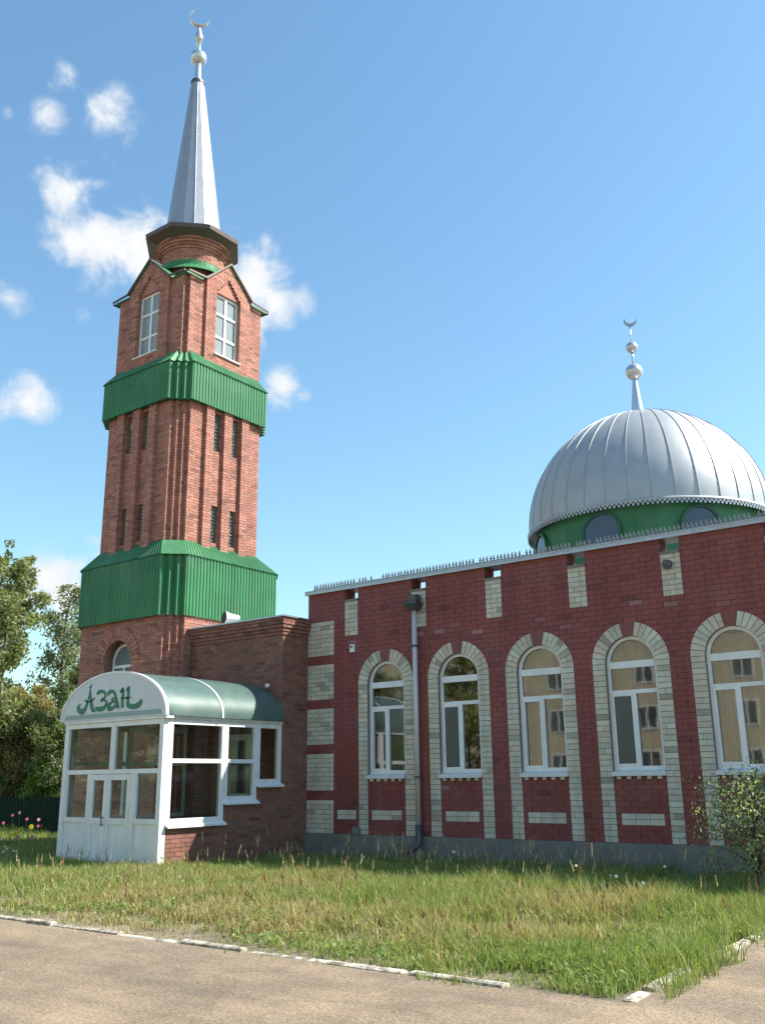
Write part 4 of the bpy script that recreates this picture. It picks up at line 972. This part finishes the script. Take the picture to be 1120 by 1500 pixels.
# ------------------------------------------------------------------ vegetation
rng = np.random.default_rng(5)
def vnoise(x, y, s, seed):
    r = np.random.default_rng(seed); T = r.random((64, 64)); x = x / s + 100; y = y / s + 100
    xi = np.floor(x).astype(int); yi = np.floor(y).astype(int); fx = x - xi; fy = y - yi; fx = fx * fx * (3 - 2 * fx); fy = fy * fy * (3 - 2 * fy)
    g_ = lambda a, b_: T[a % 64, b_ % 64]
    return (g_(xi, yi) * (1 - fx) + g_(xi + 1, yi) * fx) * (1 - fy) + (g_(xi, yi + 1) * (1 - fx) + g_(xi + 1, yi + 1) * fx) * fy
def fnoise(x, y, s, seed): return .55 * vnoise(x, y, s, seed) + .3 * vnoise(x, y, s / 2.3, seed + 1) + .15 * vnoise(x, y, s / 5.1, seed + 2)
def blades(n, xr, yr, hfun, dens, colf, name, width=.006, lean_=.35, z0=0.0):
    x = rng.uniform(*xr, n); y = rng.uniform(*yr, n)
    keep = rng.random(n) < dens(x, y); x, y = x[keep], y[keep]; n = len(x)
    h = hfun(x, y) * rng.uniform(.55, 1.25, n); a = rng.uniform(0, 2 * np.pi, n); w = width * rng.uniform(.7, 1.5, n)
    la = rng.uniform(0, 2 * np.pi, n); le = lean_ * rng.random(n) ** 1.3 * h
    dx, dy = np.cos(a) * w, np.sin(a) * w; lx, ly = np.cos(la) * le, np.sin(la) * le
    z = np.full(n, z0)
    V = np.stack([np.stack([x - dx, y - dy, z], 1), np.stack([x + dx, y + dy, z], 1),
                  np.stack([x - dx * .8 + lx * .3, y - dy * .8 + ly * .3, z + h * .55], 1), np.stack([x + dx * .8 + lx * .3, y + dy * .8 + ly * .3, z + h * .55], 1),
                  np.stack([x + lx, y + ly, z + h * .97], 1)], 1)
    b = np.arange(n)[:, None] * 5
    F = np.concatenate([b + np.array([0, 1, 3]), b + np.array([0, 3, 2]), b + np.array([2, 3, 4])], 0)
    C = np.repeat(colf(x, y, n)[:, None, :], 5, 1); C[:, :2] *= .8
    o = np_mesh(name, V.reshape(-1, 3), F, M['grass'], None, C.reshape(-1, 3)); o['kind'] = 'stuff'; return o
def lawn_dens(x, y):
    d = np.clip((fnoise(x, y, 1.1, 11) - .34) * 5, .16, 1) * np.clip((fnoise(x, y, .3, 15) - .20) * 3.2, .25, 1)
    edge = np.clip((y + 9.0) / 1.3, 0, 1); corner = np.clip((x - 8.2) / 1.4, 0, 1) * np.clip((-7.0 - y) / 1.0, 0, 1)
    k = np.maximum(.10 + .90 * edge, corner * .9)
    inside = ((x < 11.02) & (y > -8.98)) | ((rng.random(len(x)) < .35) & (x < 11.4) & (y > -9.25) & (fnoise(x, y, .9, 77) > .52))
    bld = ((y > .0) & (x > -.2)) | ((x > PX0 - .05) & (x < .05) & (y > PY - .02)) | ((x > -7.1) & (x < -2.9) & (y > -1.55)) | ((y > YB - .1) & (x > -3.1) & (x < .2))
    for (ex, ey, ea, eb) in ((5.5, -6.2, .9, .30), (7.5, -5.1, .8, .28), (3.7, -7.5, .8, .30), (8.6, -5.9, .6, .22), (1.6, -7.9, .9, .25), (4.6, -8.2, 1.1, .25)):
        d = d * np.clip(1.15 * (1 - np.exp(-((x - ex) / ea) ** 2 - ((y - ey) / eb) ** 2)), .06, 1)
    return d * k * inside * (~bld)
def lawn_h(x, y):
    mid = np.exp(-((y + 4.2) / 2.2) ** 2)
    h = .058 + .11 * mid + .04 * np.clip((x - 5) / 3, 0, 1) + .20 * np.clip(fnoise(x, y, 1.3, 21) - .32, 0, 1) + .22 * np.clip(fnoise(x, y, .40, 25) - .45, 0, 1)
    h += .07 * np.clip((x - 8.0) / 2, 0, 1) * np.clip((-6.6 - y) / 1.2, 0, 1)
    h *= np.clip(.4 + (y + 9.0) / 2.2, .4, 1)
    h += .17 * np.exp(-((y + 6.9) / .75) ** 2) * np.clip((2.2 - x) / 1.6, 0, 1) * np.clip(fnoise(x, y, .7, 27) * 1.9, .4, 1.2); return h
def lawn_c(x, y, n):
    dry = fnoise(x, y, 1.9, 31) * .75 + fnoise(x, y, .5, 35) * .35 + .12 * np.exp(-((x - 3.0) ** 2 / 16 + (y + 7.0) ** 2 / 4)) + .12 * np.exp(-((x - 8.6) ** 2 / 4 + (y + 5.6) ** 2 / 3)) - .24 * np.clip((y + 4.8) / 2, 0, 1) - .10 * np.clip((x - 9.3) / 1, 0, 1) - .22 * np.clip((x - 8.0) / 1.6, 0, 1) * np.clip((-7.0 - y), 0, 1)
    t = np.clip((dry - .475) * 3.6, 0, 1) * .85 + rng.normal(0, .22, n); t = np.clip(t, 0, 1)[:, None]
    gcol = np.array([.175, .275, .062]) + np.array([.13, .07, .045]) * rng.random((n, 1)); dcol = np.array([.52, .40, .21]) * rng.uniform(.6, 1.2, (n, 1))
    red = (rng.random((n, 1)) < .04); dcol = np.where(red, np.array([.30, .13, .08]), dcol)
    return (gcol * (1 - t) + dcol * t) * rng.uniform(.7, 1.25, (n, 1))
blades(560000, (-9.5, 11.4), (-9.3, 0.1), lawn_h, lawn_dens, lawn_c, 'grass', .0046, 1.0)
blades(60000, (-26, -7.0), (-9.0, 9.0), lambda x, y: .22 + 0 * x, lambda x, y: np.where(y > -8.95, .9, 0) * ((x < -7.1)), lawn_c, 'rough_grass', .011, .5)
# tall seeding stalks and broad-leaved weeds
def stalks(n, name, xr, yr, hr, dens):
    x = rng.uniform(*xr, n); y = rng.uniform(*yr, n); k = rng.random(n) < dens(x, y) * lawn_dens(x, y); x, y = x[k], y[k]
    V = []; F = []; C = []
    for xx, yy in zip(x, y):
        h = rng.uniform(*hr); lx, ly = rng.normal(0, .06, 2) * h * 2; a = rng.uniform(0, 6.28); w = .0022; dx, dy = math.cos(a) * w, math.sin(a) * w; b_ = len(V)
        V += [(xx - dx, yy - dy, 0), (xx + dx, yy + dy, 0), (xx + lx * .6 + dx, yy + ly * .6 + dy, h * .75), (xx + lx * .6 - dx, yy + ly * .6 - dy, h * .75)]; F.append((b_, b_ + 1, b_ + 2, b_ + 3)); st = np.array([.26, .24, .09]) * rng.uniform(.7, 1.2); C += [st] * 4
        hc_ = np.array([.50, .41, .24]) * rng.uniform(.6, 1.15) if rng.random() < .75 else np.array([.30, .15, .09])
        for q in range(7):
            t = .7 + .3 * q / 7; px, py, pz = xx + lx * t ** 1.5, yy + ly * t ** 1.5, h * t; r = .013 * (1.2 - q / 8); aa = rng.uniform(0, 6.28); ux, uy = math.cos(aa) * r, math.sin(aa) * r; b_ = len(V)
            V += [(px, py, pz), (px + ux, py + uy, pz + .022), (px, py, pz + .05), (px - ux, py - uy, pz + .022)]; F.append((b_, b_ + 1, b_ + 2, b_ + 3)); C += [hc_] * 4
    o = np_mesh(name, np.array(V), np.array(F), M['grass'], None, np.array(C)); o['kind'] = 'stuff'; return o
stalks(3000, 'dry_stalks', (-8, 11), (-8.6, -.3), (.20, .46), lambda x, y: np.clip(.35 + .5 * fnoise(x, y, 2, 41), 0, 1))
stalks(330, 'tall_stalks', (-.5, 9.5), (-3.6, -.4), (.35, .75), lambda x, y: 1 + 0 * x)

def leaves(n, P, size, colA, colB, up=.3, asp=.55, sun_bias=None):
    """rhombic leaves centred on P"""
    n = len(P); a = rng.normal(0, 1, (n, 3)); a[:, 2] -= .25; a /= np.linalg.norm(a, axis=1)[:, None]
    c = rng.normal(0, 1, (n, 3)); c[:, 2] += up * 3; b = np.cross(a, c); b /= np.linalg.norm(b, axis=1)[:, None] + 1e-9
    s = size * rng.uniform(.6, 1.3, n)[:, None]
    V = np.stack([P - a * s * .5, P + b * s * asp * .5, P + a * s * .5, P - b * s * asp * .5], 1)
    F = np.arange(4 * n).reshape(n, 4); t = rng.random((n, 1)); C = np.array(colA) * (1 - t) + np.array(colB) * t; C = C * rng.uniform(.7, 1.25, (n, 1))
    return V.reshape(-1, 3), F, np.repeat(C[:, None], 4, 1).reshape(-1, 3)
def tree(name, label, base, H, cr, z0, colA, colB, nleaf, lsize, seed, nbr=40, cat='tree', group=None, shape=1.0, spread=.42, trunk_r=.14, gap=1.0):
    global rng
    rng = np.random.default_rng(seed); rr = random.Random(seed)
    t = thing(name, label, cat, base, group); tb = MB(); bx, by = base[0], base[1]
    top = [(bx, by, -.1)]; k = 7; wx = wy = 0
    for i in range(1, k + 1):
        wx += rr.uniform(-.05, .05) * H * .3; wy += rr.uniform(-.05, .05) * H * .3; top.append((bx + wx, by + wy, H * .93 * i / k))
    tb.tube(top, [trunk_r * (1 - .86 * i / k) for i in range(k + 1)], 9)
    tips = []
    for i in range(nbr):
        f = rr.uniform(z0 / H, .95); idx = f * H / (H * .93) * k; j = min(int(idx), k - 1); fr_ = min(idx - j, 1)
        p = Vector(top[j]).lerp(Vector(top[j + 1]), fr_); az = i * 2.4 + rr.uniform(-.5, .5)
        rel = (f - z0 / H) / (1 - z0 / H); wd = cr * (1 - rel ** 1.6 * .72) * (.62 + .38 * min(1, rel * 4)) * rr.uniform(.65, 1.12) * shape
        up_ = wd * rr.uniform(.35, .9)
        e = p + Vector((math.cos(az) * wd, math.sin(az) * wd, up_ if rel < .85 else up_ * 1.4)); mid = p.lerp(e, .5) + Vector((0, 0, .10 * wd))
        r0 = max(.008, trunk_r * .34 * (1 - f)); tb.tube([p, mid, e], [r0 + .008, r0 * .6 + .006, .005], 5)
        for s_ in (.35, .5, .65, .8, .92, 1.0):
            c_ = p.lerp(e, s_) + Vector((rr.gauss(0, .16), rr.gauss(0, .16), rr.gauss(0, .16))) * wd * .8
            tips.append((c_, (.14 + spread * wd * .45) * rr.uniform(.6, 1.2)))
    tb.build('trunk', M['bark'], t, True)
    w = np.array([r ** 2 for _, r in tips]); w /= w.sum(); cnt = rng.multinomial(nleaf, w); P = []
    for (c_, r), m in zip(tips, cnt):
        q = rng.normal(0, 1, (m, 3)); q /= np.linalg.norm(q, axis=1)[:, None] + 1e-9; q *= (rng.random((m, 1)) ** .45) * r * np.array([1, 1, .72]) * gap; P.append(q + np.array(c_))
    V, F, C = leaves(0, np.concatenate(P), lsize, colA, colB); np_mesh('crown', V, F, M['leaf'], t, C)
    at_base(t, base); return t
GA, GB = (.11, .165, .05), (.20, .25, .085)
SA, SB = (.15, .18, .11), (.29, .32, .20)
tree('leafy_tree', 'tall dense green tree at the left edge behind the fence', (-16.9, 2.6, 0), 9.7, 2.1, 1.2, (.15, .195, .08), (.29, .30, .15), 28000, .15, 101, 64)
tree('poplar_tree', 'slim airy grey-green poplar between the tall tree and the minaret', (-17.1, 5.3, 0), 9.5, 1.35, 1.2, SA, SB, 8500, .14, 102, 52, gap=1.25)
tree('poplar_tree', 'thin poplar partly hidden behind the minaret left side', (-19.6, 8.3, 0), 10.4, 1.3, 1.0, SA, (.20, .24, .13), 8000, .15, 103, 46, gap=1.25)
tree('dark_tree', 'dark green tree low beside the porch and minaret', (-13.6, 3.6, 0), 5.4, 1.6, .5, (.11, .155, .065), (.21, .245, .11), 21000, .12, 104, 50)
tree('brownish_tree', 'yellow brown leafy tree above the bright green bushes', (-16.3, 3.4, 0), 5.0, 1.55, .9, (.23, .20, .08), (.36, .29, .14), 24000, .11, 105, 46)
tree('leafy_tree', 'tall green tree far left just outside the fence corner', (-23.0, 4.5, 0), 11.0, 3.0, 1.5, GA, GB, 26000, .2, 106, 50)
for lb, bx_, by_, bh, br_, sd in (('bright green rounded bush behind the fence at far left', -16.6, 3.0, 2.5, 1.0, 107), ('yellow-green bush behind the fence nearer the porch', -13.9, 2.9, 2.45, .85, 108), ('dull green bush filling the gap between the two bright bushes', -15.3, 3.2, 2.0, .9, 121), ('dark low bush behind the fence against the porch edge', -12.2, 3.1, 1.9, .8, 122), ('green bush behind the fence left of every other bush', -18.4, 3.0, 2.4, 1.1, 123)):
    tree('bush', lb, (bx_, by_, 0), bh, br_, .15, (.14, .23, .045) if sd < 120 else (.12, .175, .05), (.26, .36, .08) if sd < 120 else (.21, .26, .08), 11000, .085, sd, 34, cat='bush', trunk_r=.05)
tree('sapling', 'small silvery leaved sapling in the grass before the right window', (10.30, -2.45, 0), 1.52, .88, .30, (.18, .24, .10), (.36, .39, .25), 5600, .050, 109, 46, cat='sapling', spread=.60, trunk_r=.035)
# trees behind the photographer, mirrored in the panes
tree('leafy_tree', 'smaller green tree across the road mirrored in the leftmost window', (-21.5, -30, 0), 8.5, 3.2, 1.2, GA, (.16, .17, .05), 16000, .24, 112, 44)
tree('leafy_tree', 'green tree across the road mirrored in the second window', (-16.2, -33, 0), 9.5, 3.4, 1.2, (.22, .25, .10), (.38, .38, .17), 11000, .24, 113, 40)

src_ = [t_ for t_ in sc.objects if t_.get('label') == 'green tree across the road mirrored in the second window'][0]  # unseen extra trees, added to darken what the porch glass mirrors
for lb, lx_, ly_, rz_ in (('green tree added far across the road to darken the porch door reflections', -33, -28, 1.0), ('second green tree added far across the road to darken the porch gable pane reflections', -40.5, -35, 2.2), ('third green tree added far across the road to darken reflections by the porch left post', -48, -39, 4.0)):
    c_ = src_.copy(); sc.collection.objects.link(c_); c_.location = (lx_, ly_, 0); c_.rotation_euler = (0, 0, rz_); c_['label'] = lb
    for ch_ in src_.children:
        d_ = ch_.copy(); sc.collection.objects.link(d_); d_.parent = c_; d_.matrix_parent_inverse = ch_.matrix_parent_inverse
# flowers by the porch
def flower(name, label, cat, loc, h, r, petal, centre, group, npet=8):
    h *= 1.3; r *= 1.3
    f_ = MB(); t = thing(name, label, cat, loc, group); lx, ly = rnd.uniform(-.05, .05), rnd.uniform(-.05, .05)
    f_.tube([(0, 0, 0), (lx * .3, ly * .3, h * .5), (lx, ly, h)], [.004, .0035, .003], 5, (.10, .16, .04)); f_.build('stem', M['petal'], t)
    nrm = Vector((rnd.uniform(.2, .8), rnd.uniform(-.9, -.3), rnd.uniform(.2, .7))).normalized(); u = nrm.orthogonal().normalized(); w = nrm.cross(u); c = Vector((lx, ly, h))
    p_ = MB()
    for k in range(npet):
        a = 2 * math.pi * k / npet; d_ = u * math.cos(a) + w * math.sin(a); e = nrm.cross(d_); q = tuple(v_ * rnd.uniform(.85, 1.15) for v_ in petal)
        p_.add([tuple(c + d_ * r * .1), tuple(c + d_ * r * .65 + e * r * .33 + nrm * r * .1), tuple(c + d_ * r + nrm * r * .02), tuple(c + d_ * r * .65 - e * r * .33 + nrm * r * .1)], [(0, 1, 2, 3)], q)
    p_.build('petals', M['petal'], t); b = MB(); b.tube([c - nrm * .004, c + nrm * r * .22], [r * .26, r * .18], 8, centre); b.build('flower_centre', M['petal'], t)
    return t
PK = [(-12.35, .95, .58), (-12.05, .95, .44), (-12.75, .95, .52), (-11.35, .9, .44), (-11.30, .9, .30), (-13.25, .95, .34), (-13.1, .6, .20), (-8.6, -1.5, .22), (-7.4, -1.9, .26)]
PL = ['tallest pink cosmos flower of the bed left of the porch', 'pink cosmos just under the tallest one, to its right', 'small pink cosmos just left of the tallest one', 'upper of the two pink cosmos standing nearest the porch', 'lower of the two pink cosmos standing nearest the porch', 'upper pink cosmos at the far left of the bed', 'lower pale pink cosmos at the far left of the bed', 'low pale pink cosmos in the middle of the bed', 'low red-pink cosmos at the foot of the porch side']
for i, (x_, y_, h) in enumerate(PK):
    flower('cosmos_flower', PL[i], 'flower', (x_, y_, 0), h, .042, (.62, .10, .30) if i % 3 else (.66, .32, .46), (.55, .40, .05), 'pink cosmos by the porch')
for (x_, y_, h, lb) in ((-9.35, -1.1, .24, 'upper bright yellow flower of the pair among the cosmos'), (-9.25, -1.15, .19, 'lower bright yellow flower of the pair among the cosmos'), (-11.65, .9, .28, 'single bright yellow flower between the cosmos and the porch')):
    flower('yellow_flower', lb, 'flower', (x_, y_, 0), h, .06, (.72, .60, .03), (.5, .3, .02), 'yellow flowers by the porch', 10)
DS = [(-5.2 + rnd.uniform(0, 1.9), PY + rnd.uniform(-.9, -.35), rnd.uniform(.22, .36)) for _ in range(11)] + [(-6.5 + rnd.uniform(0, 1.4), -3.7 + rnd.uniform(-.5, .3), rnd.uniform(.2, .32)) for _ in range(9)] + [(rnd.uniform(3.5, 10), rnd.uniform(-7.5, -2.5), rnd.uniform(.2, .4)) for _ in range(7)]
for (x_, y_, h) in DS:
    flower('daisy', 'small white daisy standing in the rough grass', 'flower', (x_, y_, 0), h, .019, (.75, .72, .70), (.6, .45, .05), 'white daisies in the grass', 7)
# leafy stems round the flowers
def herb(n, xr, yr, hr, name):
    x = rng.uniform(*xr, n); y = rng.uniform(*yr, n); P = []
    for xx, yy in zip(x, y):
        h = rng.uniform(*hr); m = int(h * 90); q = np.stack([xx + rng.normal(0, .06, m), yy + rng.normal(0, .06, m), rng.uniform(.05, h, m)], 1); P.append(q)
    V, F, C = leaves(0, np.concatenate(P), .045, (.075, .12, .025), (.15, .20, .05), asp=.3); o = np_mesh(name, V, F, M['leaf'], None, C); o['kind'] = 'stuff'
rng = np.random.default_rng(61)
def mat_leaves(n, name):
    x = rng.uniform(-8, 11.05, n); y = rng.uniform(-8.95, -.1, n); k = rng.random(n) < lawn_dens(x, y) * np.clip((fnoise(x, y, .8, 91) - .35) * 4, 0, 1); x, y = x[k], y[k]
    P = np.stack([x, y, rng.uniform(.01, .10, len(x)) + .10 * np.clip(fnoise(x, y, .6, 93) - .4, 0, 1)], 1)
    V, F, C = leaves(0, P, .055, (.14, .23, .055), (.27, .34, .11), up=.9, asp=.5); o = np_mesh(name, V, F, M['leaf'], None, C); o['kind'] = 'stuff'
mat_leaves(280000, 'broad_leaved_weeds')
# loose stones along the edges of the asphalt
nst = 2600; gx = np.concatenate([rng.uniform(-6, 14.5, 1500), 11.2 + rng.exponential(.8, 1100)]); gy = np.concatenate([-9.12 - rng.exponential(.45, 1500), rng.uniform(-13, -4, 1100)])
V = []; F = []
for a_, b_ in zip(gx, gy):
    r_ = rng.uniform(.004, .013); n0 = len(V); an = rng.uniform(0, 6.28)
    for q in range(4): V.append((a_ + math.cos(an + q * 1.57) * r_ * rng.uniform(.7, 1.2), b_ + math.sin(an + q * 1.57) * r_ * rng.uniform(.7, 1.2), .004))
    V.append((a_, b_, .006 + r_ * rng.uniform(.7, 1.2))); F += [(n0 + q, n0 + (q + 1) % 4, n0 + 4) for q in range(4)]
o = np_mesh('gravel', np.array(V), np.array(F), M['stone'], None); o['kind'] = 'stuff'
herb(150, (-14.0, -11.0), (.3, 1.4), (.15, .42), 'flower_bed_leaves'); herb(90, (-9.6, -7.2), (-2.6, -1.0), (.12, .32), 'flower_bed_leaves'); herb(90, (3, 10.6), (-8.6, -6.8), (.12, .26), 'kerbside_weeds'); herb(80, (.3, 9.8), (-2.4, -.3), (.2, .5), 'plinth_weeds')

# ------------------------------------------------------------------ potted plant on the window sill inside
b = MB(); px0 = WX[3] + .24; b.lathe([(.05, 1.79), (.075, 1.93), (.08, 1.93), (.07, 1.90)], 14, (px0, .27)); pot = tag(b.build('flower_pot', M['pvc'], None, True), 'white flower pot with dark leaves inside the fourth arched window', 'plant pot')
V, F, C = leaves(0, np.array([px0, .27, 2.0]) + rng.normal(0, 1, (70, 3)) * np.array([.10, .06, .05]), .09, (.03, .06, .02), (.06, .10, .03)); np_mesh('foliage', V, F, M['leaf'], pot, C)

# ------------------------------------------------------------------ apartment house across the road (seen mirrored in the panes)
apt = thing('apartment_house', 'yellow plastered apartment house mirrored in the arched windows', 'building')
AX0, AX1, AYF, AYB, AH = -34.0, 22.0, -48.0, -60.0, 14.5
b = MB(); b.box(AX0, AX1, AYB, AYF, 0, AH); b.build('wall', M['yellow_wall'], apt)
b = MB(); b.box(AX0 - .4, AX1 + .4, AYB - .4, AYF + .4, AH + .001, AH + .5); b.build('roof', M['roof_dark'], apt)
for c_ in range(16):
    for r_i in range(4):
        xa = AX0 + 2.0 + c_ * 3.4; za = 1.6 + r_i * 3.1
        b = MB(); b.ring([(xa + 1.5, za), (xa, za), (xa, za + 1.6), (xa + 1.5, za + 1.6)], [(xa + 1.4, za + .1), (xa + .1, za + .1), (xa + .1, za + 1.5), (xa + 1.4, za + 1.5)], lambda u, w, t: (u, AYF - .04 + .10 * t, w)); b.box(xa + .70, xa + .80, AYF - .03, AYF + .055, za + .1, za + 1.5)
        w_ = b.build('window', M['pvc'], apt); q = MB(); q.add([(xa + .05, AYF + .012, za + .05), (xa + .05, AYF + .012, za + 1.55), (xa + 1.45, AYF + .012, za + 1.55), (xa + 1.45, AYF + .012, za + .05)], [(0, 1, 2, 3)]); q.build('pane', M['far_glass'], w_)

# Empties of built things stand at the middle of their base
for t_, loc in ((hall, (HX1 / 2, HD / 2, 0)), (minaret, (TX, TY, 0)), (block, (-1.5, 0, 0)), (porch, (-1.55, -2.5, 0)), (fence, (-14, 2.05, 0)), (apt, (-6, -54, 0))):
    at_base(t_, loc)
